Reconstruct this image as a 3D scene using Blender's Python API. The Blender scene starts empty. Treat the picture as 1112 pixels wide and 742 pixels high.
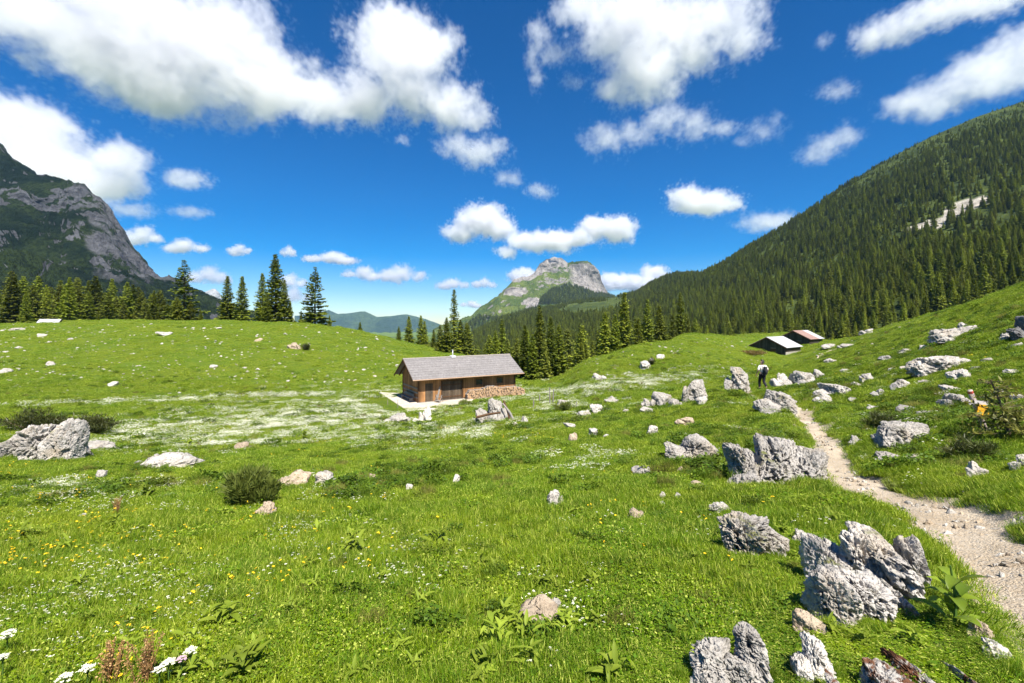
import bpy, bmesh, math, random
import numpy as np
from mathutils import Vector, Matrix, Euler, Quaternion

C = bpy.context
SC = C.scene
COL = C.collection
R = math.radians
rng = np.random.default_rng(11)
random.seed(5)

# ------------------------------------------------------------------ noise
def _h(ix, iy, iz, seed):
    n = (ix.astype(np.int64) * 374761393 + iy.astype(np.int64) * 668265263 + iz.astype(np.int64) * 2147483647 + seed * 1274126177) & 0xffffffff
    n = ((n ^ (n >> 13)) * 1274126177) & 0xffffffff
    n = ((n ^ (n >> 15)) * 2246822519) & 0xffffffff
    return ((n ^ (n >> 16)) & 0xffffff) / float(0x1000000)

def vnoise(p, seed=0):
    f = np.floor(p)
    i = f.astype(np.int64)
    t = p - f
    t = t * t * t * (t * (t * 6 - 15) + 10)
    x, y, z = i[:, 0], i[:, 1], i[:, 2]
    a, b, c = t[:, 0], t[:, 1], t[:, 2]
    def L(q, r, s): return q + (r - q) * s
    x0 = L(_h(x, y, z, seed), _h(x + 1, y, z, seed), a)
    x1 = L(_h(x, y + 1, z, seed), _h(x + 1, y + 1, z, seed), a)
    x2 = L(_h(x, y, z + 1, seed), _h(x + 1, y, z + 1, seed), a)
    x3 = L(_h(x, y + 1, z + 1, seed), _h(x + 1, y + 1, z + 1, seed), a)
    return L(L(x0, x1, b), L(x2, x3, b), c)

def fbm(p, octv=4, seed=0, gain=.5, ridged=False):
    s, a, tot = 0, 1.0, 0
    for k in range(octv):
        n = vnoise(p * (2.03 ** k) + 17.3 * k, seed + k)
        if ridged:
            n = 1 - np.abs(n * 2 - 1)
        s = s + a * n
        tot += a
        a *= gain
    return s / tot

def worley(p, seed=0):
    f = np.floor(p).astype(np.int64)
    best = np.full(len(p), 9.0)
    for dx in (-1, 0, 1):
        for dy in (-1, 0, 1):
            for dz in (-1, 0, 1):
                c = f + np.array([dx, dy, dz])
                q = np.stack([_h(c[:, 0], c[:, 1], c[:, 2], seed + k) for k in (1, 2, 3)], 1) + c
                best = np.minimum(best, ((p - q) ** 2).sum(1))
    return np.sqrt(best)

def sstep(a, b, x):
    t = np.clip((x - a) / (b - a), 0, 1)
    return t * t * (3 - 2 * t)

# ------------------------------------------------------------------ camera: level, with lens shift
U0, V0, F = 556.0, 350.0, 494.0          # principal column, horizon row, focal length in photo pixels
def ray(u, v, Y):
    return Vector(((u - U0) / F * Y, Y, (V0 - v) / F * Y))

# ------------------------------------------------------------------ helpers
def tag(o, label=None, cat=None, group=None, kind=None):
    if label: o['label'] = label
    if cat: o['category'] = cat
    if group: o['group'] = group
    if kind: o['kind'] = kind
    return o

def mesh_np(name, verts, faces, mat=None, smooth=False, attrs=None, parent=None, link=True, mats=None, midx=None):
    me = bpy.data.meshes.new(name)
    verts = np.asarray(verts, np.float32)
    if isinstance(faces, np.ndarray):
        nf, k = faces.shape
        me.vertices.add(len(verts))
        me.vertices.foreach_set('co', verts.ravel())
        me.loops.add(nf * k)
        me.loops.foreach_set('vertex_index', faces.astype(np.int32).ravel())
        me.polygons.add(nf)
        me.polygons.foreach_set('loop_start', np.arange(0, nf * k, k, dtype=np.int32))
        me.update(calc_edges=True)
    else:
        me.from_pydata([tuple(map(float, v)) for v in verts], [], [tuple(f) for f in faces])
    me.validate()
    if smooth:
        me.polygons.foreach_set('use_smooth', np.ones(len(me.polygons), bool))
    for k, v in (attrs or {}).items():
        a = me.attributes.new(k, 'FLOAT', 'POINT')
        a.data.foreach_set('value', np.asarray(v, np.float32))
    for m in (mats or ([mat] if mat else [])):
        me.materials.append(m)
    if midx is not None:
        me.polygons.foreach_set('material_index', np.asarray(midx, np.int32))
    o = bpy.data.objects.new(name, me)
    if link: COL.objects.link(o)
    if parent: o.parent = parent
    return o

def empty(name, loc, rz=0.0):
    o = bpy.data.objects.new(name, None)
    o.empty_display_size = .2
    COL.objects.link(o)
    o.location = loc
    o.rotation_euler = (0, 0, rz)
    return o

class MB:
    """collects boxes, prisms, tubes into one mesh"""
    def __init__(s): s.v = []; s.f = []
    def add(s, vs, fs):
        b = len(s.v)
        s.v += [tuple(x) for x in vs]
        s.f += [tuple(i + b for i in f) for f in fs]
    def box(s, lo, hi, M=None):
        x0, y0, z0 = lo; x1, y1, z1 = hi
        vs = [Vector(p) for p in ((x0, y0, z0), (x1, y0, z0), (x1, y1, z0), (x0, y1, z0), (x0, y0, z1), (x1, y0, z1), (x1, y1, z1), (x0, y1, z1))]
        if M: vs = [M @ p for p in vs]
        s.add(vs, [(3, 2, 1, 0), (4, 5, 6, 7), (0, 1, 5, 4), (1, 2, 6, 5), (2, 3, 7, 6), (3, 0, 4, 7)])
    def tube(s, pts, rad, n=8, cap=True):
        pts = [Vector(p) for p in pts]
        if not hasattr(rad, '__len__'): rad = [rad] * len(pts)
        rings = []
        for i, p in enumerate(pts):
            d = (pts[min(i + 1, len(pts) - 1)] - pts[max(i - 1, 0)]).normalized()
            a = d.orthogonal().normalized() if i == 0 else (a - d * a.dot(d)).normalized()
            b = d.cross(a)
            rings.append([p + (a * math.cos(t) + b * math.sin(t)) * rad[i] for t in [2 * math.pi * k / n for k in range(n)]])
        vs = [q for r_ in rings for q in r_]
        fs = []
        for i in range(len(pts) - 1):
            for k in range(n):
                fs.append((i * n + k, i * n + (k + 1) % n, (i + 1) * n + (k + 1) % n, (i + 1) * n + k))
        if cap:
            fs.append(tuple(range(n - 1, -1, -1)))
            fs.append(tuple((len(pts) - 1) * n + k for k in range(n)))
        s.add(vs, fs)
    def prism(s, poly, axis_vec):
        """poly: list of 3D points (planar), extruded along axis_vec"""
        n = len(poly); a = Vector(axis_vec)
        vs = [Vector(p) for p in poly] + [Vector(p) + a for p in poly]
        fs = [tuple(range(n - 1, -1, -1)), tuple(range(n, 2 * n))] + [(i, (i + 1) % n, n + (i + 1) % n, n + i) for i in range(n)]
        s.add(vs, fs)
    def build(s, name, mat, parent=None, smooth=False, bevel=0):
        o = mesh_np(name, s.v, s.f, mat, smooth, parent=parent)
        bm = bmesh.new(); bm.from_mesh(o.data)
        bmesh.ops.recalc_face_normals(bm, faces=bm.faces)
        if bevel:
            bmesh.ops.bevel(bm, geom=bm.edges[:], offset=bevel, segments=1, affect='EDGES', clamp_overlap=True)
        bm.to_mesh(o.data); bm.free()
        return o

# ------------------------------------------------------------------ material helper
class NT:
    def __init__(s, name):
        s.m = bpy.data.materials.new(name); s.m.use_nodes = True
        s.t = s.m.node_tree; s.t.nodes.clear()
        s.out = s.n('ShaderNodeOutputMaterial')
    def n(s, t, **k):
        x = s.t.nodes.new(t)
        for a, v in k.items(): setattr(x, a, v)
        return x
    def l(s, a, b): s.t.links.new(a, b)
    def put(s, inp, v):
        if hasattr(v, 'is_linked'): s.l(v, inp)
        else: inp.default_value = v
    def pos(s): return s.n('ShaderNodeNewGeometry').outputs['Position']
    def obj(s): return s.n('ShaderNodeTexCoord').outputs['Object']
    def nrmz(s):
        x = s.n('ShaderNodeSeparateXYZ'); s.l(s.n('ShaderNodeNewGeometry').outputs['Normal'], x.inputs[0]); return x.outputs[2]
    def scale(s, vec, sc):
        x = s.n('ShaderNodeVectorMath', operation='MULTIPLY'); s.l(vec, x.inputs[0]); x.inputs[1].default_value = sc; return x.outputs[0]
    def noise(s, vec, scale, detail=4, rough=.55, dist=0):
        x = s.n('ShaderNodeTexNoise'); s.l(vec, x.inputs['Vector'])
        x.inputs['Scale'].default_value = scale; x.inputs['Detail'].default_value = detail
        x.inputs['Roughness'].default_value = rough; x.inputs['Distortion'].default_value = dist
        return x.outputs['Fac']
    def voro(s, vec, scale, feature='F1', rand=1):
        x = s.n('ShaderNodeTexVoronoi', feature=feature); s.l(vec, x.inputs['Vector'])
        x.inputs['Scale'].default_value = scale; x.inputs['Randomness'].default_value = rand
        return x
    def math(s, op, a, b=0.0, clamp=False):
        x = s.n('ShaderNodeMath', operation=op); x.use_clamp = clamp
        s.put(x.inputs[0], a); s.put(x.inputs[1], b); return x.outputs[0]
    def ramp(s, v, lo, hi):
        x = s.n('ShaderNodeMapRange', interpolation_type='SMOOTHSTEP'); s.l(v, x.inputs[0])
        x.inputs[1].default_value = lo; x.inputs[2].default_value = hi; return x.outputs[0]
    def mix(s, f, a, b):
        x = s.n('ShaderNodeMix', data_type='RGBA'); s.put(x.inputs[0], f)
        for i, v in ((6, a), (7, b)):
            if hasattr(v, 'is_linked'): s.l(v, x.inputs[i])
            else: x.inputs[i].default_value = (*v, 1) if len(v) == 3 else v
        return x.outputs[2]
    def bright(s, col, v):
        x = s.n('ShaderNodeHueSaturation'); s.put(x.inputs['Color'], col); s.put(x.inputs['Value'], v); return x.outputs[0]
    def attr(s, name, kind='GEOMETRY'):
        x = s.n('ShaderNodeAttribute', attribute_type=kind); x.attribute_name = name; return x.outputs['Fac']
    def rand(s): return s.n('ShaderNodeObjectInfo').outputs['Random']
    def bump(s, h, strength=.5, dist=.05):
        x = s.n('ShaderNodeBump'); s.l(h, x.inputs['Height'])
        x.inputs['Strength'].default_value = strength; x.inputs['Distance'].default_value = dist; return x.outputs[0]
    def bsdf(s, col, rough=.8, spec=.3, normal=None, metal=0, transl=0):
        b = s.n('ShaderNodeBsdfPrincipled')
        if hasattr(col, 'is_linked'): s.l(col, b.inputs['Base Color'])
        else: b.inputs['Base Color'].default_value = (*col, 1)
        s.put(b.inputs['Roughness'], rough); b.inputs['Specular IOR Level'].default_value = spec
        b.inputs['Metallic'].default_value = metal
        if normal is not None: s.l(normal, b.inputs['Normal'])
        o = b.outputs[0]
        if transl:
            t = s.n('ShaderNodeBsdfTranslucent')
            if hasattr(col, 'is_linked'): s.l(col, t.inputs['Color'])
            else: t.inputs['Color'].default_value = (*col, 1)
            x = s.n('ShaderNodeMixShader'); x.inputs[0].default_value = transl
            s.l(o, x.inputs[1]); s.l(t.outputs[0], x.inputs[2]); o = x.outputs[0]
        s.l(o, s.out.inputs['Surface'])
        return s.m

def plain(name, col, rough=.7, spec=.3, var=.15, scale=8, metal=0):
    t = NT(name)
    n = t.noise(t.obj(), scale, 4)
    c = t.mix(n, tuple(x * (1 - var) for x in col), tuple(min(1, x * (1 + var)) for x in col))
    return t.bsdf(c, rough, spec, metal=metal)

# ---- the meadow's own greens (shared by the soil sheet and the blades, so that both agree)
def meadow_colour(t, pos):
    big = t.ramp(t.noise(pos, .10, 4, .6), .38, .66)
    mid = t.ramp(t.noise(pos, .75, 4, .6, .4), .36, .68)
    fine = t.ramp(t.noise(pos, 3.3, 4, .65), .34, .66)
    c = t.mix(mid, (.100, .162, .003), (.170, .218, .005))
    c = t.mix(t.math('MULTIPLY', big, .55), c, (.192, .216, .006))
    c = t.mix(t.math('MULTIPLY', fine, .50), c, (.060, .105, .004))
    dark = t.ramp(t.noise(pos, 1.5, 5, .7, .5), .51, .64)
    c = t.mix(t.math('MULTIPLY', dark, .52), c, (.042, .085, .005))
    lush = t.ramp(t.noise(pos, .22, 5, .65, .8), .50, .64)
    c = t.mix(t.math('MULTIPLY', lush, .45), c, (.085, .160, .006))
    dry = t.ramp(t.noise(pos, .42, 5, .7, .6), .60, .74)
    c = t.mix(t.math('MULTIPLY', dry, .45), c, (.270, .215, .040))
    return c

def mat_ground():
    t = NT('meadow_soil'); p = t.pos()
    c = meadow_colour(t, p)
    f = t.noise(p, 9, 5, .7)
    c = t.mix(t.math('MULTIPLY', t.ramp(f, .42, .62), .6), c, (.050, .085, .008))
    spk = t.noise(p, 22, 3, .7)
    c = t.mix(t.math('MULTIPLY', t.ramp(spk, .56, .68), .5), c, (.30, .30, .09))
    h = t.math('ADD', t.noise(p, 2.2, 6, .75), t.math('MULTIPLY', t.noise(p, 14, 4, .7), .35))
    return t.bsdf(c, .85, .15, t.bump(h, .9, .35))

def mat_blade():
    t = NT('meadow_blades'); p = t.pos()
    c = meadow_colour(t, p)
    s = t.attr('shade')
    c = t.mix(t.ramp(s, .1, .5), t.mix(.5, c, (.035, .100, .012)), c)
    c = t.mix(t.math('MULTIPLY', t.ramp(s, .66, 1.0), .8), c, (.42, .44, .09))
    c = t.bright(c, 1.62)
    return t.bsdf(c, .6, .12, transl=.38)

def mat_leafy(name, a, b, tip=None, transl=.3, rough=.5, spec=.3):
    t = NT(name)
    s = t.attr('shade')
    c = t.mix(s, a, b)
    c = t.bright(c, t.math('ADD', t.math('MULTIPLY', t.rand(), .5), .75))
    if tip: c = t.mix(t.math('MULTIPLY', t.ramp(t.noise(t.pos(), .9, 3), .5, .75), .5), c, tip)
    return t.bsdf(c, rough, spec, transl=transl)

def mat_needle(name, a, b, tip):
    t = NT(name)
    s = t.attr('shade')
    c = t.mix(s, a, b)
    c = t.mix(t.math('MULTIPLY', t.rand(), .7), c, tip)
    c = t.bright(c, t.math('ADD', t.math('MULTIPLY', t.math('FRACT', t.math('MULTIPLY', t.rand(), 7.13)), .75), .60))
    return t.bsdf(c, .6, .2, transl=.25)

def mat_rock(name, base=(.44, .405, .36), dark=(.11, .10, .088), tint=(.36, .29, .20), moss=.5, red=0):
    moss += .25
    t = NT(name); p = t.pos()
    n1 = t.noise(p, 3.2, 6, .65); n2 = t.noise(p, 14, 5, .7); n3 = t.noise(p, 1.3, 4, .6, .5)
    c = t.mix(t.ramp(n1, .3, .7), tuple(x * .68 for x in base), tuple(min(.8, x * 1.15) for x in base))
    c = t.mix(t.math('MULTIPLY', t.ramp(n2, .54, .64), .66), c, dark)
    vd = t.voro(p, 26).outputs['Distance']
    c = t.mix(t.math('MULTIPLY', t.ramp(vd, .30, .12), t.math('MULTIPLY', t.ramp(n1, .45, .6), .75)), c, tuple(x * .45 for x in dark))
    c = t.mix(t.math('MULTIPLY', t.ramp(n3, .52, .68), .55), c, tint)
    c = t.bright(c, t.math('ADD', t.math('MULTIPLY', t.rand(), .35), .80))
    if red:
        c = t.mix(t.ramp(t.noise(p, 8.0, 5, .65, .6), .46, .53), c, (.120, .052, .026))
    if moss:
        up = t.ramp(t.nrmz(), .15, .8)
        mk = t.math('MULTIPLY', up, t.ramp(t.noise(p, 2.6, 5, .7), .62 - .1 * moss, .70))
        c = t.mix(mk, c, t.mix(n2, (.05, .075, .012), (.16, .15, .03)))
    h = t.math('ADD', t.math('MULTIPLY', n2, .6), t.math('MULTIPLY', vd, .35))
    h = t.math('ADD', h, t.math('MULTIPLY', t.noise(p, 55, 3, .7), .2))
    return t.bsdf(c, .9, .2, t.bump(h, .85, .06))

def mat_path():
    t = NT('path_gravel'); p = t.pos()
    n1 = t.noise(p, 1.1, 5, .65); n2 = t.noise(p, 17, 4, .7)
    c = t.mix(t.ramp(n1, .3, .7), (.41, .325, .225), (.54, .45, .335))
    c = t.mix(t.math('MULTIPLY', t.ramp(n2, .48, .66), .5), c, (.27, .20, .125))
    wp = t.n('ShaderNodeVectorMath', operation='ADD'); t.l(p, wp.inputs[0]); t.l(t.scale(t.n('ShaderNodeTexNoise').outputs['Color'], (.03, .03, .03)), wp.inputs[1]); pw = wp.outputs[0]
    v = t.voro(pw, 55).outputs['Color']
    sep = t.n('ShaderNodeSeparateColor'); t.l(v, sep.inputs[0])
    c = t.mix(t.math('MULTIPLY', t.ramp(sep.outputs[0], .55, .95), .6), c, (.42, .38, .32))
    d = t.voro(pw, 55).outputs['Distance']
    h = t.math('ADD', t.math('MULTIPLY', t.math('SUBTRACT', 1.0, d), .30), t.math('MULTIPLY', n1, 1.2))
    h = t.math('ADD', h, t.math('MULTIPLY', t.noise(p, 24, 5, .75), .8))
    soil = t.ramp(t.noise(p, .9, 5, .7, .7), .55, .70)
    c = t.mix(t.math('MULTIPLY', soil, .35), c, (.25, .19, .12))
    return t.bsdf(c, .95, .10, t.bump(h, .8, .05))

def mat_wood(name, a, b, plank=6.0, axis=0, rough=.75):
    """boards: one noise streaked along Z, seams every 1/plank m along axis"""
    t = NT(name); o = t.obj()
    st = t.noise(t.scale(o, (9, 9, .6) if axis != 2 else (.6, .6, 9)), 1.0, 4, .6)
    big = t.noise(o, .8, 4, .6)
    sx = t.n('ShaderNodeSeparateXYZ'); t.l(o, sx.inputs[0])
    k = t.math('MULTIPLY', sx.outputs[axis], plank)
    fr = t.math('FRACT', k)
    seam = t.math('LESS_THAN', fr, .10)
    wn = t.n('ShaderNodeTexWhiteNoise', noise_dimensions='1D'); t.l(t.math('FLOOR', k), wn.inputs['W'])
    c = t.mix(st, a, b)
    c = t.mix(t.math('MULTIPLY', t.ramp(big, .4, .7), .5), c, tuple(x * .45 for x in a))
    c = t.bright(c, t.math('ADD', t.math('MULTIPLY', wn.outputs['Value'], .6), .7))
    c = t.mix(seam, c, (.012, .008, .006))
    return t.bsdf(c, rough, .2, t.bump(t.math('SUBTRACT', st, seam), .5, .02))
# ------------------------------------------------------------------ ground as a height function
def pchip(x, y, xq):
    """monotone cubic through columns of y (n,m) at x (n), evaluated at xq -> (q,m)"""
    x = np.asarray(x, float); y = np.asarray(y, float)
    h = np.diff(x)[:, None]; d = np.diff(y, axis=0) / h
    m = np.zeros_like(y)
    w1 = 2 * h[1:] + h[:-1]; w2 = h[1:] + 2 * h[:-1]
    ok = d[1:] * d[:-1] > 0
    with np.errstate(all='ignore'):
        hm = (w1 + w2) / (w1 / d[:-1] + w2 / d[1:])
    m[1:-1] = np.where(ok, hm, 0)
    m[0] = d[0]; m[-1] = d[-1]
    xq = np.clip(xq, x[0], x[-1])
    i = np.clip(np.searchsorted(x, xq) - 1, 0, len(x) - 2)
    t = ((xq - x[i]) / (x[i + 1] - x[i]))[:, None]; hh = h[i]
    return ((1 + 2 * t) * (1 - t) ** 2) * y[i] + t * (1 - t) ** 2 * hh * m[i] + t * t * (3 - 2 * t) * y[i + 1] + t * t * (t - 1) * hh * m[i + 1]

DEP = [0.4, 2, 3.5, 5, 8, 12, 18, 28, 40, 55, 65, 80, 100, 120, 150, 200, 300, 600, 1500, 9000]
GT = {  # image column -> height of the ground under the lens at each depth
 -900: [-1.7,-1.8,-2.1,-2.4,-3.0,-3.9,-5.0,-6.2,-6.8,-6.6,-5.6,-3.6,-1.2,-.4,-.8,-2,-5,-15,-60,-160],
    0: [-1.68,-1.8,-2.15,-2.5,-3.2,-4.1,-5.3,-6.8,-7.6,-7.6,-6.7,-4.9,-2.1,-.6,-1.0,-2,-5,-15,-60,-160],
  150: [-1.68,-1.78,-2.12,-2.48,-3.15,-4.05,-5.3,-6.95,-7.8,-8.2,-7.4,-5.2,-2.0,+.4,0,-3,-8,-20,-60,-160],
  300: [-1.67,-1.76,-2.08,-2.42,-3.05,-3.95,-5.2,-6.9,-7.9,-8.6,-8.2,-6.0,-2.5,-.1,-1.5,-6,-15,-30,-70,-160],
  400: [-1.66,-1.74,-2.05,-2.38,-3.0,-3.85,-5.0,-6.75,-8.0,-8.8,-8.7,-7.1,-4.1,-2.9,-6,-14,-26,-45,-80,-160],
  450: [-1.65,-1.73,-2.03,-2.36,-2.96,-3.78,-4.9,-6.6,-8.05,-8.8,-8.8,-8.0,-6.0,-6.0,-9,-18,-32,-50,-90,-160],
  500: [-1.65,-1.73,-2.02,-2.35,-2.93,-3.7,-4.75,-6.35,-7.8,-8.6,-8.9,-8.6,-7.2,-9.0,-13,-22,-38,-60,-95,-160],
  556: [-1.65,-1.72,-2.0,-2.33,-2.9,-3.6,-4.55,-6.0,-7.4,-8.3,-9.0,-10,-13,-17,-22,-32,-45,-60,-100,-160],
  600: [-1.64,-1.71,-1.98,-2.31,-2.85,-3.52,-4.42,-5.75,-7.0,-7.8,-8.3,-10,-14,-17,-22,-32,-45,-60,-100,-160],
  650: [-1.63,-1.7,-1.96,-2.28,-2.8,-3.42,-4.28,-5.5,-6.4,-5.7,-5.2,-6.6,-12,-17,-22,-32,-45,-60,-100,-160],
  700: [-1.62,-1.69,-1.94,-2.25,-2.75,-3.3,-4.1,-5.2,-6.0,-5.6,-4.8,-4.1,-8,-13,-18,-28,-40,-60,-100,-160],
  750: [-1.62,-1.68,-1.93,-2.23,-2.7,-3.22,-3.9,-4.9,-5.7,-5.7,-5.0,-3.6,-2.3,-5,-10,-20,-35,-60,-100,-160],
  850: [-1.6,-1.66,-1.88,-2.14,-2.6,-3.05,-3.58,-4.2,-5.1,-6.1,-6.6,-7.2,-6.3,-2.9,-7,-18,-32,-60,-100,-160],
  905: [-1.58,-1.64,-1.86,-2.12,-2.55,-2.95,-3.3,-3.6,-4.0,-4.4,-4.5,-4.5,-4.1,-5,-10,-20,-32,-60,-100,-160],
  950: [-1.57,-1.62,-1.84,-2.1,-2.5,-2.8,-3.0,-3.0,-2.85,-2.4,-2.1,-1.8,-2.5,-4,-8,-16,-28,-60,-100,-160],
 1050: [-1.55,-1.6,-1.8,-2.04,-2.36,-2.38,-1.85,-.75,.5,1.9,2.4,2.9,3.0,2,0,-8,-22,-60,-100,-160],
 1112: [-1.53,-1.57,-1.75,-1.95,-2.2,-2.0,-1.0,.8,3.0,4.4,5.0,5.6,6,5,2,-5,-20,-60,-100,-160],
 1250: [-1.5,-1.5,-1.55,-1.6,-1.6,-1.0,.5,3.4,6.6,8.5,9.2,10,10,9,6,0,-16,-60,-100,-160],
 1700: [-1.45,-1.3,-1.1,-.8,-.3,.8,2.6,6,9.5,11.5,12,12,12,11,8,0,-16,-60,-100,-160],
 3400: [-1.4,-1.2,-.9,-.4,.4,1.6,3.4,7,10,12,12,12,12,11,8,0,-16,-60,-100,-160],
}
_US = np.array(sorted(GT)); _TAB = np.array([GT[k] for k in sorted(GT)], float)
LYQ = np.linspace(math.log(.4), math.log(9000), 460)
UQ = np.concatenate([np.linspace(-2600, -320, 60)[:-1], np.linspace(-320, 1500, 400), np.linspace(1500, 3800, 60)[1:]])
_t1 = pchip(np.log(DEP), _TAB.T, LYQ)                     # (ly, columns)
_US2 = np.concatenate([[-2600], _US]); _t1 = np.concatenate([_t1[:, :1], _t1], 1)
FINE = pchip(_US2, _t1.T, UQ).T                            # (ly, u)

HUT_O = np.array([-11.5, 48.0]); HUT_A = math.atan2(6.9, 11.2)
HX = np.array([math.cos(HUT_A), math.sin(HUT_A)]); HN = np.array([math.sin(HUT_A), -math.cos(HUT_A)])
HUT_Z = -8.28

TRAIL = []      # filled below: (x, y, half width)

def gz0(x, y):
    x = np.asarray(x, float); y = np.asarray(y, float)
    yy = np.maximum(y, 1.0)
    u = np.clip(U0 + F * x / yy, UQ[0], UQ[-1]); ly = np.clip(np.log(np.maximum(y, .41)), LYQ[0], LYQ[-1])
    a = np.clip(np.searchsorted(UQ, u) - 1, 0, len(UQ) - 2); b = np.clip(((ly - LYQ[0]) / (LYQ[1] - LYQ[0])).astype(int), 0, len(LYQ) - 2)
    s = (u - UQ[a]) / (UQ[a + 1] - UQ[a]); t = (ly - LYQ[b]) / (LYQ[1] - LYQ[0])
    z = (FINE[b, a] * (1 - s) + FINE[b, a + 1] * s) * (1 - t) + (FINE[b + 1, a] * (1 - s) + FINE[b + 1, a + 1] * s) * t
    p = np.stack([x, y, np.zeros_like(x)], 1)
    amp = np.interp(y, [0, 2, 6, 15, 40, 90, 200, 600, 3000], [.02, .05, .14, .22, .30, .40, .5, 4, 15])
    right = sstep(-.1, .55, x / yy)
    n = (fbm(p * .45, 4, 3) - .5) * (1.1 + 1.6 * right) + (fbm(p * 1.7, 3, 9) - .5) * .75 * (.4 + right)
    big = (fbm(p * .09, 3, 21) - .5) * sstep(20, 60, y) * 2.2
    z = z + amp * (n + big)
    # level ground round the hut
    dx, dy = x - HUT_O[0], y - HUT_O[1]
    a_ = dx * HX[0] + dy * HX[1]; n_ = dx * HN[0] + dy * HN[1]
    ox = np.maximum(np.maximum(-2.5 - a_, a_ - 14.0), 0); oy = np.maximum(np.maximum(-3.4 - n_, n_ - 5.0), 0)
    k = 1 - sstep(0, 5.0, np.sqrt(ox * ox + oy * oy))
    return z * (1 - k) + HUT_Z * k

def gz(x, y):
    z = gz0(x, y)
    if TRAIL:
        T = TRAIL_A
        d = np.full(len(z), 9e9); w = np.ones(len(z))
        near = (x > T[:, 0].min() - 3) & (x < T[:, 0].max() + 3) & (y < T[:, 1].max() + 3)
        if near.any():
            q = np.stack([x[near], y[near]], 1)
            dd = ((q[:, None, :] - T[None, :, :2]) ** 2).sum(2)
            i = dd.argmin(1)
            d[near] = np.sqrt(dd[np.arange(len(i)), i]); w[near] = T[i, 2]
        z = z - .16 * (1 - sstep(.75, 1.35, d / w))
    return z

def gz1(x, y, f=None):
    return float((f or gz)(np.array([float(x)]), np.array([float(y)]))[0])

_RY = np.exp(np.linspace(math.log(1.2), math.log(420), 900))
def hit(u, v, f=None):
    """the point of the ground that photo pixel (u, v) looks at"""
    x = (u - U0) / F * _RY
    z = (f or gz)(x, _RY)
    vv = V0 - z / _RY * F
    ok = np.where(vv <= v)[0]
    i = ok[0] if len(ok) else len(_RY) - 1
    if i > 0 and len(ok):
        a, b = vv[i - 1], vv[i]
        t = (a - v) / max(a - b, 1e-6)
        Y = _RY[i - 1] + (_RY[i] - _RY[i - 1]) * min(max(t, 0), 1)
    else: Y = _RY[i]
    X = (u - U0) / F * Y
    return Vector((X, Y, gz1(X, Y, f)))

# lowest image row still hidden by nearer ground (for skipping what nobody sees)
_vf = V0 - FINE / np.exp(LYQ)[:, None] * F
_vmin = np.minimum.accumulate(_vf, axis=0)
def hidden(x, y, margin=10, top=0.0):
    """True where a point top metres above the ground lies well behind a nearer crest"""
    u = np.clip(U0 + F * x / np.maximum(y, 1), UQ[0], UQ[-1])
    a = np.clip(np.searchsorted(UQ, u), 0, len(UQ) - 1); b = np.clip(((np.log(np.maximum(y, .41)) - LYQ[0]) / (LYQ[1] - LYQ[0])).astype(int), 0, len(LYQ) - 1)
    v = _vf[b, a] - top / np.maximum(y, 1) * F
    return v > _vmin[b, a] + margin

# ---- the trail
TRAIL += [(1.75, -.2, .42), (2.64, 1.5, .42), (3.51, 3.0, .42), (4.38, 4.5, .45), (4.92, 5.45, .52), (5.10, 6.4, .48)]
for (u, v, w) in [(905, 490, .38), (886, 467, .42), (870, 446, .46),
                  (846, 437, .36), (820, 430, .5), (812, 424, .5), (832, 416, .4), (866, 402, .4), (884, 391, .4), (905, 379, .5), (925, 374, .5)]:
    p = hit(u, v, gz0)
    TRAIL.append((p.x, p.y, w))
_t = np.array(TRAIL); _s = np.concatenate([[0], np.cumsum(np.hypot(*np.diff(_t[:, :2], axis=0).T))])
_q = np.linspace(0, _s[-1], 420)
TRAIL_A = pchip(_s, _t, _q)
M_ground = mat_ground()
M_path = mat_path()

def ground_mesh():
    us = np.concatenate([np.linspace(-2500, -160, 60)[:-1], np.linspace(-160, 1280, 420), np.linspace(1280, 3700, 60)[1:]])
    ly = np.concatenate([np.linspace(math.log(.5), math.log(200), 520), np.linspace(math.log(200), math.log(9000), 60)[1:]])
    Y = np.exp(ly)
    X = (us[None, :] - U0) / F * np.maximum(Y, 1.0)[:, None]
    YY = np.repeat(Y[:, None], len(us), 1)
    Z = gz(X.ravel(), YY.ravel())
    V = np.stack([X.ravel(), YY.ravel(), Z], 1)
    n, m = len(Y), len(us)
    i = np.arange(n - 1)[:, None] * m + np.arange(m - 1)[None, :]
    i = i.ravel()
    Fc = np.stack([i, i + 1, i + m + 1, i + m], 1)
    # apron behind the photographer
    b = len(V)
    back = V[:m].copy(); back[:, 1] = -40; back[:, 0] *= 6; back[:, 2] = -1.0
    V = np.concatenate([V, back])
    j = np.arange(m - 1)
    Fc = np.concatenate([Fc, np.stack([b + j, b + j + 1, j + 1, j], 1)])
    o = mesh_np('ground', V, Fc, M_ground, True)
    tag(o, kind='structure')
ground_mesh()

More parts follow.
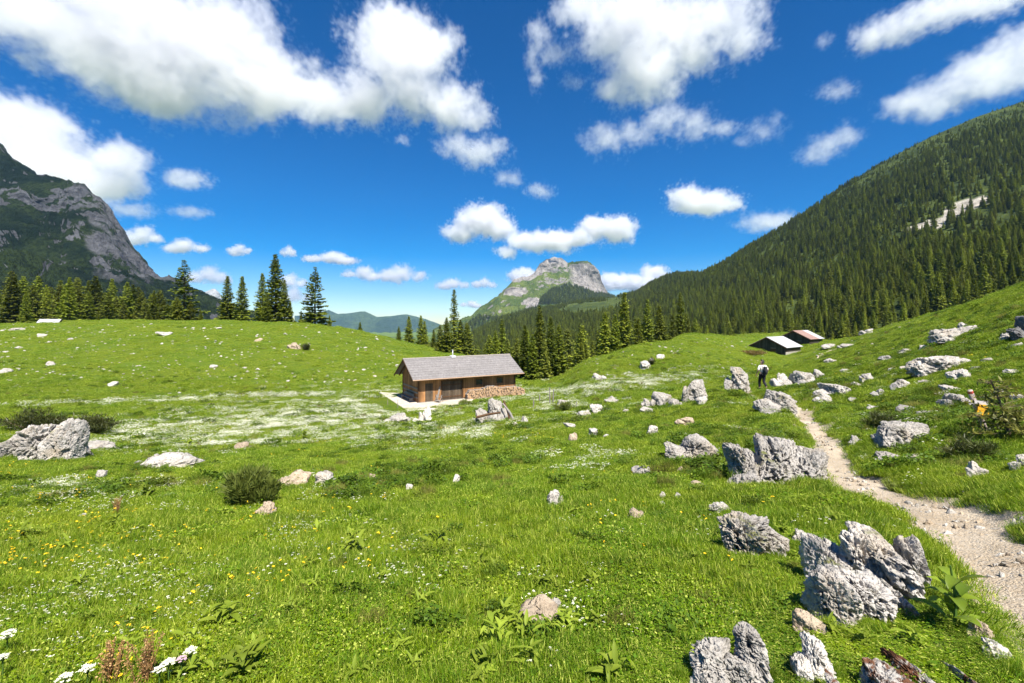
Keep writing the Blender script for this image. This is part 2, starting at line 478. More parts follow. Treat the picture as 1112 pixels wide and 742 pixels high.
def trail_mesh():
    T = TRAIL_A
    d = np.gradient(T[:, :2], axis=0); d /= np.linalg.norm(d, axis=1)[:, None]
    nrm = np.stack([d[:, 1], -d[:, 0]], 1)
    k = 17
    off = np.linspace(-1, 1, k)
    rag = .80 + .42 * fbm(np.stack([_q * 1.3, np.zeros_like(_q), np.zeros_like(_q)], 1), 3, 5)
    rag2 = .80 + .42 * fbm(np.stack([_q * 1.3, np.full_like(_q, 9.), np.zeros_like(_q)], 1), 3, 8)
    V = []
    for j in range(k):
        r = np.where(off[j] < 0, rag, rag2)
        V.append(T[:, :2] + nrm * (off[j] * T[:, 2] * r * 1.12)[:, None])
    V = np.stack(V, 1).reshape(-1, 2)
    z = gz(V[:, 0], V[:, 1])
    P = np.stack([V[:, 0], V[:, 1], np.zeros(len(V))], 1)
    edge = np.tile(np.abs(off), len(T))
    z = z + .028 - .05 * sstep(.82, 1.0, edge) + (fbm(P * 2.6, 4, 31) - .5) * .07 * (1 - edge ** 4) + .02 * fbm(P * 9, 3, 4, ridged=True)
    P[:, 2] = z
    n = len(T)
    i = (np.arange(n - 1)[:, None] * k + np.arange(k - 1)[None, :]).ravel()
    tag(mesh_np('path', P, np.stack([i, i + k, i + k + 1, i + 1], 1), M_path, True), kind='structure')
trail_mesh()

# ---- pale forecourt of the hut
def terrace():
    pts = [(412, 426), (437, 427), (470, 422), (520, 426), (512, 436), (503, 441), (470, 444.5), (443, 446)]
    poly = []
    for u, v in pts:
        Y = -(HUT_Z + .05) * F / (v - V0)
        poly.append(((u - U0) / F * Y, Y))
    m = MB(); m.prism([(x, y, HUT_Z - .25) for x, y in poly], (0, 0, .30))
    t = NT('pale_concrete'); p = t.pos()
    c = t.mix(t.ramp(t.noise(p, 1.2, 5, .7), .35, .7), (.40, .345, .275), (.54, .49, .41))
    c = t.mix(t.math('MULTIPLY', t.ramp(t.noise(p, 6, 4, .7), .55, .7), .4), c, (.36, .29, .21))
    tag(m.build('terrace', t.bsdf(c, .9, .15), bevel=.04), kind='structure')
terrace()

# ------------------------------------------------------------------ mountains: lofts through rows of (column, row, depth)
def loft(name, rows, us, mat, sub, amp, scl, seed, ridged=True, label=None, foot_fade=True, octv=6, top_fade=.25):
    us = np.asarray(us, float)
    L = []
    for r_ in rows:
        r_ = np.array(r_, float)
        q = np.stack([np.interp(us, r_[:, 0], r_[:, 1]), np.interp(us, r_[:, 0], r_[:, 2])], 1)
        X = (us - U0) / F * q[:, 1]; Z = (V0 - q[:, 0]) / F * q[:, 1]
        L.append(np.stack([X, q[:, 1], Z], 1))
    L = np.array(L)                                   # rows, cols, 3
    par = np.arange(len(rows)).astype(float)
    qs = np.concatenate([np.linspace(i, i + 1, sub[i] + 1)[:-1] for i in range(len(rows) - 1)] + [[len(rows) - 1]])
    P = pchip(par, L.reshape(len(rows), -1), qs).reshape(len(qs), len(us), 3)
    flat = P.reshape(-1, 3)
    n = fbm(flat / scl + seed, octv, seed, .55, ridged) - (.62 if ridged else .5)
    w = np.ones(len(qs))
    if foot_fade: w = sstep(0, .35, qs)
    tf = 1 - (1 - top_fade) * np.exp(-((qs - (len(rows) - 2)) / .18) ** 2)
    w = (w * tf)[:, None].repeat(len(us), 1).ravel()
    flat = flat.copy()
    flat[:, 2] += n * amp * w
    m2 = fbm(flat / (scl * .7) + seed * 3.1, 4, seed + 50, .55) - .5
    flat[:, 1] -= m2 * amp * .8 * w
    k = len(us)
    i = (np.arange(len(qs) - 1)[:, None] * k + np.arange(k - 1)[None, :]).ravel()
    o = mesh_np(name, flat, np.stack([i, i + 1, i + k + 1, i + k], 1), mat, True)
    tag(o, label, kind='structure')
    return flat.reshape(len(qs), k, 3), qs

def mat_mountain(name, rock, green, dark, lo, hi, scl, green_amt=.5, bump=8, streak=0, seed=0, scar=False):
    t = NT(name); p = t.pos()
    ps = t.scale(p, (1, 1, .45)) if not streak else t.scale(p, (1, 1, streak))
    nz = t.nrmz()
    n1 = t.noise(ps, 1 / scl, 6, .65); n2 = t.noise(ps, 5 / scl, 6, .7); n3 = t.noise(p, .45 / scl, 4, .6)
    n4 = t.noise(p, 17 / scl, 4, .7)
    rk = t.mix(t.ramp(n2, .3, .7), tuple(x * .55 for x in rock), tuple(x * 1.2 for x in rock))
    rk = t.mix(t.math('MULTIPLY', t.ramp(n4, .5, .7), .5), rk, tuple(x * .4 for x in rock))
    gr = t.mix(t.ramp(n1, .42, .6), green, dark)
    gr = t.mix(t.math('MULTIPLY', t.ramp(n4, .42, .62), .7), gr, tuple(x * .6 for x in dark))
    k = t.math('ADD', t.math('MULTIPLY', nz, 1.0), t.math('MULTIPLY', t.math('SUBTRACT', n1, .5), 1.3))
    k = t.math('ADD', k, t.math('MULTIPLY', t.math('SUBTRACT', n2, .5), .8))
    k = t.math('ADD', k, green_amt - .5)
    f_ = t.ramp(k, lo, hi)
    if scar: f_ = t.math('MULTIPLY', f_, t.math('SUBTRACT', 1.0, t.attr('scar')))
    c = t.mix(f_, rk, gr)
    h = t.math('ADD', n2, t.math('MULTIPLY', n4, .4))
    return t.bsdf(c, .95, .08, t.bump(h, .9, bump))

M_left = mat_mountain('grey_crag_and_dwarf_pine', (.118, .120, .130), (.024, .038, .013), (.007, .016, .010), .42, .54, 75, .60, 14, scar=True)
M_peak = mat_mountain('limestone_peak', (.29, .265, .24), (.120, .150, .030), (.060, .092, .020), .42, .58, 110, .62, 14, scar=True)
M_forest_floor = mat_mountain('forest_floor', (.44, .40, .33), (.085, .110, .022), (.040, .058, .012), .10, .20, 60, .5, 5, scar=True)
M_far = mat_mountain('far_range', (.20, .21, .20), (.06, .09, .035), (.03, .05, .025), .50, .68, 500, .60, 40)
M_farrock = mat_mountain('far_rock_peak', (.42, .41, .39), (.09, .11, .07), (.06, .08, .06), .72, .9, 400, .4, 60)

# crag at the left
loft('mountain', [
    [(-700, 362, 200), (0, 366, 230), (100, 362, 300), (190, 356, 400), (300, 362, 560)],
    [(-700, 250, 420), (0, 285, 470), (60, 300, 480), (110, 305, 520), (150, 318, 560), (190, 330, 600), (300, 358, 700)],
    [(-700, 130, 700), (0, 215, 720), (60, 240, 690), (90, 232, 700), (112, 240, 690), (135, 272, 680), (160, 300, 680), (190, 318, 690), (300, 356, 760)],
    [(-700, 20, 900), (-200, 105, 930), (0, 169, 900), (33, 191, 860), (42, 197, 850), (61, 201, 830), (72, 201.5, 815), (80, 206, 800), (94, 206, 790), (103, 215, 785), (115, 230, 775), (133, 248, 765), (142, 262, 760), (153, 279, 750), (166, 295, 745), (179, 305, 740), (190, 310, 740), (240, 335, 760), (300, 354, 800)],
    [(-700, 120, 1300), (0, 260, 1250), (100, 270, 1100), (190, 340, 1000), (300, 362, 950)]],
    np.concatenate([np.linspace(-700, -30, 50)[:-1], np.linspace(-30, 260, 330), [280, 300]]), M_left, [60, 120, 120, 12], 74, 105, 4, octv=8)

def mask_attr(name, fn):
    o = bpy.data.objects[name]; me = o.data
    V = np.empty(len(me.vertices) * 3, np.float32); me.vertices.foreach_get('co', V); V = V.reshape(-1, 3).astype(float)
    m = fn(U0 + F * V[:, 0] / V[:, 1], V0 - F * V[:, 2] / V[:, 1], V)
    a = me.attributes.new('scar', 'FLOAT', 'POINT'); a.data.foreach_set('value', np.asarray(m, np.float32))
def crag_flank(u, v, V):
    edge = np.interp(v, [200, 207, 215, 230, 248, 262, 279, 295, 310, 330], [88, 96, 103, 115, 133, 142, 153, 166, 186, 200])
    d = edge - u + 26 * (fbm(V / 55, 4, 5) - .5) * 2
    w = np.interp(v, [200, 215, 240, 280, 300], [14, 22, 34, 44, 60])
    return (1 - sstep(w * .75, w, d)) * sstep(196, 206, v) * (1 - sstep(296, 312, v)) * sstep(.42, .56, fbm(V / np.array([22, 22, 60.]), 5, 6, .6))
mask_attr('mountain', crag_flank)

# rocky summit behind the pass
loft('mountain', [
    [(470, 392, 1500), (560, 372, 1550), (620, 352, 1750), (690, 345, 1850)],
    [(470, 372, 1850), (500, 364, 1900), (540, 340, 2150), (570, 327, 2300), (600, 313, 2420), (620, 309, 2470), (640, 317, 2480), (660, 325, 2490), (690, 332, 2500)],
    [(470, 364, 2050), (500, 356, 2100), (540, 325, 2300), (570, 311, 2430), (590, 300, 2500), (600, 299, 2520), (612, 300, 2530), (622, 301, 2535), (640, 303, 2540), (652, 312, 2540), (660, 321, 2540), (690, 329, 2540)],
    [(470, 361, 2200), (500, 349, 2250), (513.5, 341, 2300), (527, 329, 2350), (545, 317, 2450), (557, 308, 2500), (573, 303, 2550), (581, 297, 2560), (586, 288, 2570), (593, 283, 2570), (602, 281, 2570), (611, 283.5, 2570), (617, 288, 2570), (626, 284.5, 2570), (638, 283.5, 2570), (645, 287, 2570), (650, 292, 2565), (653, 304, 2560), (660, 315, 2555), (662, 320, 2550), (669, 323, 2550), (690, 326, 2550)],
    [(470, 375, 2800), (600, 330, 2900), (690, 350, 2900)]],
    np.linspace(470, 690, 380), M_peak, [50, 90, 80, 10], 95, 170, 13, octv=7, top_fade=.5)

def peak_cliff(u, v, V):
    n = (fbm(V / 90, 4, 8) - .5) * 2
    right = sstep(616, 626, u + 10 * n) * (v > 287 + 4 * n) * (v < np.interp(u, [612, 640, 665], [306, 318, 323]))
    crown = (v < np.interp(u, [575, 590, 602, 616, 640], [305, 296, 290, 292, 286]) + 5 * n) & (u < 616)
    scree = ((u - 556) / 12) ** 2 + ((v - 318) / 5) ** 2 < 1 + 2 * n
    scree2 = ((u - 577) / 9) ** 2 + ((v - 329) / 8) ** 2 < 1 + 2 * n
    return np.maximum(right, np.maximum(crown, np.maximum(scree, scree2)) * 1.0)
mask_attr('mountain.001', peak_cliff)

# the long forested slope: valley flank, saddle meadow, ridge
FS_ROWS = [
    [(440, 404, 330), (480, 404, 330), (560, 408, 300), (650, 402, 280), (750, 396, 240), (850, 392, 205), (950, 385, 185), (1050, 372, 165), (1112, 362, 155), (1300, 330, 150), (1900, 250, 150)],
    [(440, 388, 620), (480, 386, 640), (560, 376, 620), (650, 362, 580), (750, 345, 530), (850, 318, 480), (900, 300, 465), (1000, 262, 440), (1112, 225, 420), (1300, 170, 400), (1900, 60, 400)],
    [(440, 378, 1200), (480, 374, 1250), (500, 370, 1280), (520, 357, 1300), (545, 346, 1330), (575, 338, 1380), (606, 333, 1420), (640, 326, 1460), (668, 323, 1480), (690, 318, 1450), (704, 310, 1400), (724, 300, 1350), (740, 298, 1250), (760, 299, 1150), (780, 291, 1080), (806, 275, 1030), (830, 261, 1000), (844, 253.5, 990), (875, 236, 980), (908, 213.5, 980), (942, 192, 990), (976, 172.5, 1000), (1010, 155.5, 1000), (1060, 135, 1000), (1112, 119.8, 1000), (1300, 70, 1000), (1900, 20, 1000)],
    [(440, 385, 1600), (600, 346, 1650), (668, 340, 1700), (760, 320, 1500), (900, 270, 1300), (1112, 190, 1350), (1900, 100, 1350)]]
FS_US = np.concatenate([np.linspace(440, 1130, 420), np.linspace(1130, 1900, 60)[1:]])
FS_P, FS_Q = loft('hills', FS_ROWS, FS_US, M_forest_floor, [70, 90, 10], 14, 90, 23, ridged=False, octv=5, top_fade=.1)

_fo = bpy.data.objects['hills']
_fv = FS_P.reshape(-1, 3)
_su, _sv2 = U0 + F * _fv[:, 0] / _fv[:, 1], V0 - F * _fv[:, 2] / _fv[:, 1]
SCARS = [(1035, 231, 38, 6, -.5), (1008, 244, 18, 5, -.35), (1070, 217, 12, 4, -.5), (992, 250, 10, 3, 0)]
def in_scar(u, v, cl, grow=1.0):
    m = np.zeros(len(u), bool)
    for (cu, cv, a, b, ang) in SCARS:
        c, s_ = math.cos(ang), math.sin(ang)
        x, y = (u - cu) * c + (v - cv) * s_, -(u - cu) * s_ + (v - cv) * c
        m |= (x / a) ** 2 + (y / b) ** 2 < grow * (1 + 3.4 * cl)
    return m
_sc = in_scar(_su, _sv2, fbm(_fv / 26, 5, 88, .6) - .5).astype(float)
_at = _fo.data.attributes.new('scar', 'FLOAT', 'POINT'); _at.data.foreach_set('value', _sc.astype(np.float32))
# blue ranges far beyond the gap
loft('mountain', [
    [(320, 366, 6200), (560, 368, 6200)], [(320, 352, 6700), (420, 356, 6700), (560, 362, 6700)],
    [(320, 344, 7200), (340, 342, 7200), (357, 337.5, 7200), (367, 342, 7200), (381, 340.5, 7200), (390, 338.4, 7200), (396, 338, 7200), (402, 340.5, 7200), (409, 344, 7200), (424, 343.5, 7200), (441, 342, 7200), (450, 344, 7200), (460, 346.5, 7200), (470, 350, 7200), (480, 354, 7200), (520, 360, 7200), (560, 362, 7200)],
    [(320, 360, 8000), (560, 366, 8000)]], np.linspace(320, 560, 220), M_far, [20, 40, 6], 120, 700, 31)
loft('mountain', [
    [(180, 366, 5200), (290, 366, 5200)], [(180, 350, 5600), (232, 338, 5600), (290, 354, 5600)],
    [(180, 340, 6000), (205, 335, 6000), (216, 324, 6000), (223, 318, 6000), (228, 315.5, 6000), (231, 314, 6000), (234, 314.5, 6000), (238, 318, 6000), (243, 326, 6000), (250, 332, 6000), (262, 338, 6000), (290, 350, 6000)],
    [(180, 360, 6500), (290, 364, 6500)]], np.linspace(180, 290, 140), M_farrock, [20, 50, 6], 170, 420, 37)
# ------------------------------------------------------------------ conifers
M_bark = NT('spruce_bark'); _p = M_bark.pos()
M_bark = M_bark.bsdf(M_bark.mix(M_bark.noise(_p, 3, 4), (.05, .035, .025), (.14, .105, .08)), .9, .1)
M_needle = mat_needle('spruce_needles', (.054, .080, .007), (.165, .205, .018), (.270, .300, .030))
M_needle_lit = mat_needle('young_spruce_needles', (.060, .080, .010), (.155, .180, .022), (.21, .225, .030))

def kites(base, tip, width, nrm_up, rs):
    """flat four-cornered sprays from base to tip"""
    d = tip - base
    ln = np.linalg.norm(d, axis=1, keepdims=True) + 1e-6
    side = np.cross(d / ln, nrm_up); side /= np.linalg.norm(side, axis=1, keepdims=True) + 1e-6
    mid = base + d * .45
    w = width[:, None]
    mid1 = mid + side * w; mid2 = mid - side * w
    V = np.stack([base, mid1, tip, mid2], 1).reshape(-1, 3)
    n = len(base)
    Fq = np.arange(4 * n).reshape(n, 4)
    return V, Fq

def conifer_data(seed, H, Rb, z0=.06, gap=.55, dens=1.0, open_=0.0, droop=.35, spr=1.0):
    rs = np.random.default_rng(seed)
    B, T, W, N, S = [], [], [], [], []
    z = z0 * H
    while z < H * .985:
        f = z / H
        Lm = Rb * (1 - f) ** .82 + .12
        Lm *= rs.uniform(.80, 1.12)
        n = int(rs.integers(5, 8)) if f < .9 else 4
        a0 = rs.uniform(0, 6.28)
        for k in range(n):
            if rs.random() < open_ * .45: continue
            a = a0 + 6.283 * k / n + rs.uniform(-.25, .25)
            L = Lm * rs.uniform(.62, 1.18)
            pitch = (.45 * f - droop * (1 - f)) + rs.uniform(-.12, .12)
            dr = np.array([math.cos(a), math.sin(a), 0.0])
            m = max(2, int(round(L / .42 * dens)))
            for j in range(m):
                s = (j + rs.uniform(.3, .9)) / m
                if s < .16 and L > 1: continue
                p = dr * (L * s) + np.array([0, 0, z + L * (math.sin(pitch) * s + .30 * droop * s * s)])
                ls = (.36 + .34 * L * (1 - .55 * s)) * spr
                for sg in (-1, 1):
                    ang = a + sg * rs.uniform(.5, 1.15)
                    q = p + np.array([math.cos(ang), math.sin(ang), rs.uniform(-.55, .12)]) * ls * rs.uniform(.6, 1.05)
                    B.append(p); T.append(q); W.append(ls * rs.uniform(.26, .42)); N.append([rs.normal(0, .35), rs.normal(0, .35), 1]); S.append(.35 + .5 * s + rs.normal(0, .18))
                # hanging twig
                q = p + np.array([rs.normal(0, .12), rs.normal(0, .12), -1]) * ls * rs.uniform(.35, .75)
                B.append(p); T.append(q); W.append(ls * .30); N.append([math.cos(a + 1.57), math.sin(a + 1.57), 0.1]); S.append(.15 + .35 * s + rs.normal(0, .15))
            e = dr * L + np.array([0, 0, z + L * (math.sin(pitch) + .30 * droop)])
            b = dr * L * .72 + np.array([0, 0, z + L * (math.sin(pitch) * .72 + .30 * droop * .52)])
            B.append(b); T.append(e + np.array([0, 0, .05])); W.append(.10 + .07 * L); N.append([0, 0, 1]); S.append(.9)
        z += gap * .72 * (.55 + .65 * (1 - f)) * rs.uniform(.75, 1.25)
    B, T, W, N = map(np.array, (B, T, W, N))
    V, Fq = kites(B, T, W, N, rs)
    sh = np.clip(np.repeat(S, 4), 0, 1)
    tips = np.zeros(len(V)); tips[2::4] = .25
    m = MB()
    m.tube([(0, 0, -1.2), (0, 0, H * .3), (rs.normal(0, .05), rs.normal(0, .05), H * .7), (0, 0, H)], [.014 * H + .03, .010 * H + .02, .004 * H + .02, .010], 7)
    return V, Fq, np.clip(sh + tips, 0, 1), m

PROTO = bpy.data.collections.new('prototypes')
def proto(name, V, Fq, mat, attrs):
    o = mesh_np(name, V, Fq, mat, False, attrs, link=False)
    PROTO.objects.link(o); return o

KINDS = {}
def make_kind(key, mat, **k):
    H = k['H']
    V, Fq, sh, m = conifer_data(**k)
    crown = mesh_np('crown', V, Fq, mat, False, {'shade': sh}, link=False).data
    tr = m.build('trunk', M_bark, smooth=True)
    trunk = tr.data
    bpy.data.objects.remove(tr)
    KINDS[key] = (crown, trunk, H)
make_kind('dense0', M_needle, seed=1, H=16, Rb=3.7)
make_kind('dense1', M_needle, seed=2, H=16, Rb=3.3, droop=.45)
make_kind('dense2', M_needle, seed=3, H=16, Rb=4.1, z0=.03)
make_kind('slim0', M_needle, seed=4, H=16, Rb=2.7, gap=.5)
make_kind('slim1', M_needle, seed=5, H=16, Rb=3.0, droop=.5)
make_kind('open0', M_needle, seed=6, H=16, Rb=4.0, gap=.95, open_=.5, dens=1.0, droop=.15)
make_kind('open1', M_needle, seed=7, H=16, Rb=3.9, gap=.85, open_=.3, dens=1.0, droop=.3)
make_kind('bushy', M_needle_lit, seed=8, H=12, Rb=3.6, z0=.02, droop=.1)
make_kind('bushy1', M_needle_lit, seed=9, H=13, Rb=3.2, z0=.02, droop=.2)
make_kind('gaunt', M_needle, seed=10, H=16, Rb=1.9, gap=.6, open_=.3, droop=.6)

def tree(x, y, H, kind, label, group=None, wide=1.0, rz=None, z=None, name='spruce_tree', rgb=None):
    crown, trunk, h0 = KINDS[kind]
    z = gz1(x, y) if z is None else z
    r = empty(name, (x, y, z - .1), random.uniform(0, 6.28) if rz is None else rz)
    s = H / h0
    r.scale = (s * wide, s * wide, s)
    tag(r, label, 'tree', group)
    for nm, d in (('trunk', trunk), ('crown', crown)):
        c = bpy.data.objects.new(nm, d); COL.objects.link(c); c.parent = r
    return r

def tree_px(u, vt, Y, kind, label, group=None, wide=1.0):
    """a tree whose tip reaches row vt, standing on the ground at depth Y"""
    x = (u - U0) / F * Y
    z = gz1(x, Y)
    H = (V0 - vt) / F * Y - z
    return tree(x, Y, max(H, 1.5), kind, label, group, wide, z=z)

# single trees along the crest of the grassy hill
for (u, vt, Y, k, w, lab) in [
    (200, 281, 140, 'open0', 1.12, 'tall airy spruce with gappy branches above a bushy spruce clump on the hill crest'),
    (192, 322, 134, 'bushy', 1.25, 'low bushy spruce at the foot of the tall airy spruce'),
    (207, 326, 137, 'bushy1', 1.15, 'broad low spruce on the sunny side of the tall airy spruce'),
    (182, 330, 140, 'bushy1', 1.0, 'small bushy spruce where the wood ends at the tall airy spruce'),
    (218, 336, 140, 'dense2', .9, 'small dark spruce beside the far snowy-looking rock peak'),
    (247, 299, 135, 'slim1', 1.15, 'slender pointed spruce, first of the pair on the hill crest'),
    (263, 299, 136, 'slim0', 1.2, 'slender spruce, second of the pair on the hill crest'),
    (285, 296, 138, 'slim1', 1.1, 'narrow spruce leaning on the tallest crest spruce'),
    (299, 275, 136, 'dense1', 1.05, 'tallest and densest spruce on the hill crest'),
    (309, 303, 134, 'dense0', .85, 'dark spruce merging with the tallest crest spruce at its sunny side'),
    (290, 318, 132, 'dense2', .9, 'low spruce in front of the tallest crest spruce'),
    (315, 326, 137, 'slim0', 1.1, 'short young spruce between the tallest crest spruce and the layered one'),
    (342, 289, 133, 'open1', 1.2, 'solitary spruce with clearly layered branches at the end of the crest row'),
    (358, 342, 140, 'slim0', 1.2, 'tiny spruce just past the solitary layered spruce'),
    (327, 337, 140, 'dense1', 1.0, 'tiny spruce peeping over the crest before the solitary layered spruce'),
    (391, 349, 150, 'dense1', 1.2, 'small lone spruce tip behind the sloping end of the hill'),
    (444, 343, 140, 'dense0', 1.0, 'first dark spruce of the three against the blue ranges'),
    (457, 342, 142, 'slim1', 1.1, 'middle dark spruce of the three against the blue ranges'),
    (461, 348, 145, 'slim0', 1.2, 'last dark spruce of the three against the blue ranges'),
    (433, 354, 150, 'dense1', 1.1, 'small spruce at the edge of the three against the blue ranges'),
    (493, 313, 105, 'gaunt', 1.1, 'gaunt thin spruce rising high behind the hut ridge'),
    (485, 344, 100, 'dense2', .95, 'dense spruce just in front of the gaunt thin spruce'),
    (500, 346, 108, 'dense0', .95, 'dense spruce on the valley side of the gaunt thin spruce'),
    (478, 352, 104, 'bushy1', 1.0, 'yellowish spruce in the clump above the hut vent pipe'),
    (507, 350, 112, 'bushy', 1.0, 'yellowish spruce beside the gaunt thin spruce'),
    (545, 345, 110, 'gaunt', 1.1, 'thin ragged spruce behind the far end of the hut roof'),
    (538, 358, 105, 'dense1', 1.0, 'dark spruce against the ragged one behind the hut roof'),
    (586, 330, 84, 'dense1', .72, 'tallest spruce beside the far gable end of the log hut'),
    (570, 352, 82, 'dense0', .8, 'spruce growing close behind the firewood end of the hut'),
    (578, 362, 78, 'slim1', 1.1, 'narrow spruce low beside the hut gable'),
    (598, 343, 80, 'dense0', .78, 'broad spruce where the grassy knoll meets the valley trees'),
    (607, 352, 84, 'slim1', 1.15, 'slim spruce half hidden by the foot of the grassy knoll'),
    (592, 368, 72, 'bushy1', .8, 'sunny young spruce at the foot of the knoll by the hut'),
    (561, 366, 86, 'bushy', .8, 'sunny spruce seen over the far end of the roof'),
    (631, 366, 105, 'slim0', 1.1, 'small spruce in the gap before the knoll spruces'),
    (657, 338, 108, 'slim1', 1.05, 'reddish narrow spruce, first on the grassy knoll'),
    (678, 316, 112, 'dense1', .85, 'tallest spruce of the row on the grassy knoll'),
    (668, 340, 108, 'dense0', .8, 'spruce pressed against the tallest of the knoll row'),
    (703, 324, 116, 'dense0', .7, 'pointed spruce in the middle of the knoll row'),
    (693, 346, 114, 'slim1', 1.0, 'low spruce in the middle of the knoll row'),
    (716, 331, 120, 'slim1', 1.05, 'slim spruce behind the middle of the knoll row'),
    (739, 317, 118, 'dense2', .62, 'bright spruce at the upper end of the knoll row'),
    (731, 340, 116, 'bushy1', .7, 'bushy young spruce leaning on the bright knoll spruce'),
    (747, 343, 119, 'bushy', .6, 'sunlit bushy spruce ending the knoll row'),
]:
    tree_px(u, vt, Y, k, lab, wide=w)

# the wood below the crag
_w = np.random.default_rng(3)
for i in range(64):
    u = -60 + 250 * (i + _w.random()) / 64
    Y = _w.uniform(138, 205)
    base = 300 if u < 60 else 300 + 16 * (u - 60) / 100
    vt = base + _w.uniform(-8, 26)
    tree_px(u, vt, Y, ['bushy', 'bushy1', 'dense0', 'dense2', 'dense1', 'bushy'][i % 6], 'yellow-green spruce in the dense wood below the grey crag', 'spruces in the wood below the crag', _w.uniform(.85, 1.15))

# trees in the valley behind hut and knoll
for i in range(56):
    u = 470 + 300 * (i + _w.random()) / 56
    Y = _w.uniform(120, 240)
    vt = np.interp(u, [470, 560, 650, 770], [366, 368, 356, 344]) + _w.uniform(-9, 16)
    x = (u - U0) / F * Y
    tree_px(u, vt, Y, ['dense0', 'slim1', 'dense1', 'bushy1', 'slim0', 'dense2'][i % 6], 'spruce among the valley trees between hut and forested slope', 'valley spruces behind the hut and the knoll', _w.uniform(.7, 1.0))

# the forest on the slope: points on the lofted slope
_n, _k = FS_P.shape[:2]
_a = np.linalg.norm(np.cross(FS_P[1:, :-1] - FS_P[:-1, :-1], FS_P[:-1, 1:] - FS_P[:-1, :-1]), axis=2)
_prob = _a.ravel() / _a.sum()
_fr = np.random.default_rng(8)
def slope_points(n):
    c = _fr.choice(len(_prob), n, p=_prob)
    r_, q_ = c // (_k - 1), c % (_k - 1)
    s, t = _fr.random(n)[:, None], _fr.random(n)[:, None]
    P = (FS_P[r_, q_] * (1 - s) + FS_P[r_, q_ + 1] * s) * (1 - t) + (FS_P[r_ + 1, q_] * (1 - s) + FS_P[r_ + 1, q_ + 1] * s) * t
    return P, FS_Q[r_] + t[:, 0] * (FS_Q[1] - FS_Q[0])
P, Q = slope_points(115000)
pu, pv = U0 + F * P[:, 0] / P[:, 1], V0 - F * P[:, 2] / P[:, 1]
keep = (pu < 1260) & (Q < 2.12)
cl = fbm(P / 60, 4, 77) - .5
# scree and bare patches
def blob(u, v, a, b, ang=0): 
    c, s = math.cos(ang), math.sin(ang)
    x, y = (pu - u) * c + (pv - v) * s, -(pu - u) * s + (pv - v) * c
    return (x / a) ** 2 + (y / b) ** 2 < 1 + 3.0 * cl
bare = in_scar(pu, pv, cl, 1.25)
keep &= ~bare
meadow = blob(640, 334, 34, 6.5, -.12) | blob(668, 327, 12, 5)
keep &= ~meadow
# thin out towards the bare shoulder of the ridge
hi = sstep(0, 1, (Q - 1.5) / .34) * sstep(900, 1010, pu)
keep &= _fr.random(len(P)) > hi * .97
keep &= (cl > -.12) | (_fr.random(len(P)) < .4)
P, Q, pu, pv = P[keep], Q[keep], pu[keep], pv[keep]
Ht = _fr.uniform(6.5, 14, len(P)) * (.75 + .7 * _fr.random(len(P)) ** 3) * (1 - .35 * sstep(1.2, 2.0, Q)) * np.where((Q > 1.55) & (pu > 930), .6, 1)
vt = V0 - F * (P[:, 2] + Ht) / P[:, 1]
_a2 = np.clip(np.searchsorted(UQ, pu), 0, len(UQ) - 1)
crest = _vf[:int(np.searchsorted(LYQ, math.log(150))), :].min(0)[_a2]
seen = vt < crest + 4
P, Q, pu, pv, Ht, vt = [z_[seen] for z_ in (P, Q, pu, pv, Ht, vt)]
inview = (pu > 600) & (pu < 1125) & (vt < crest[seen] - 8)
order = np.argsort(np.where(inview, P[:, 1], 1e9))
# drop any that stand too close together among the nearest
near, used = [], []
for i in order[:1200]:
    if not inview[i]: break
    if all((P[i, 0] - P[j, 0]) ** 2 + (P[i, 1] - P[j, 1]) ** 2 > 16 for j in near):
        near.append(i)
    if len(near) >= 132: break
for i in near:
    tree(P[i, 0], P[i, 1], Ht[i] * 1.15, ['dense0', 'dense1', 'slim1', 'dense2', 'slim0', 'bushy1', 'slim1', 'dense1'][i % 8], 'tall dark spruce along the lower edge of the forested slope', 'spruces along the lower edge of the forested slope', _fr.uniform(.75, 1.0), z=P[i, 2])
rest = np.ones(len(P), bool); rest[near] = False

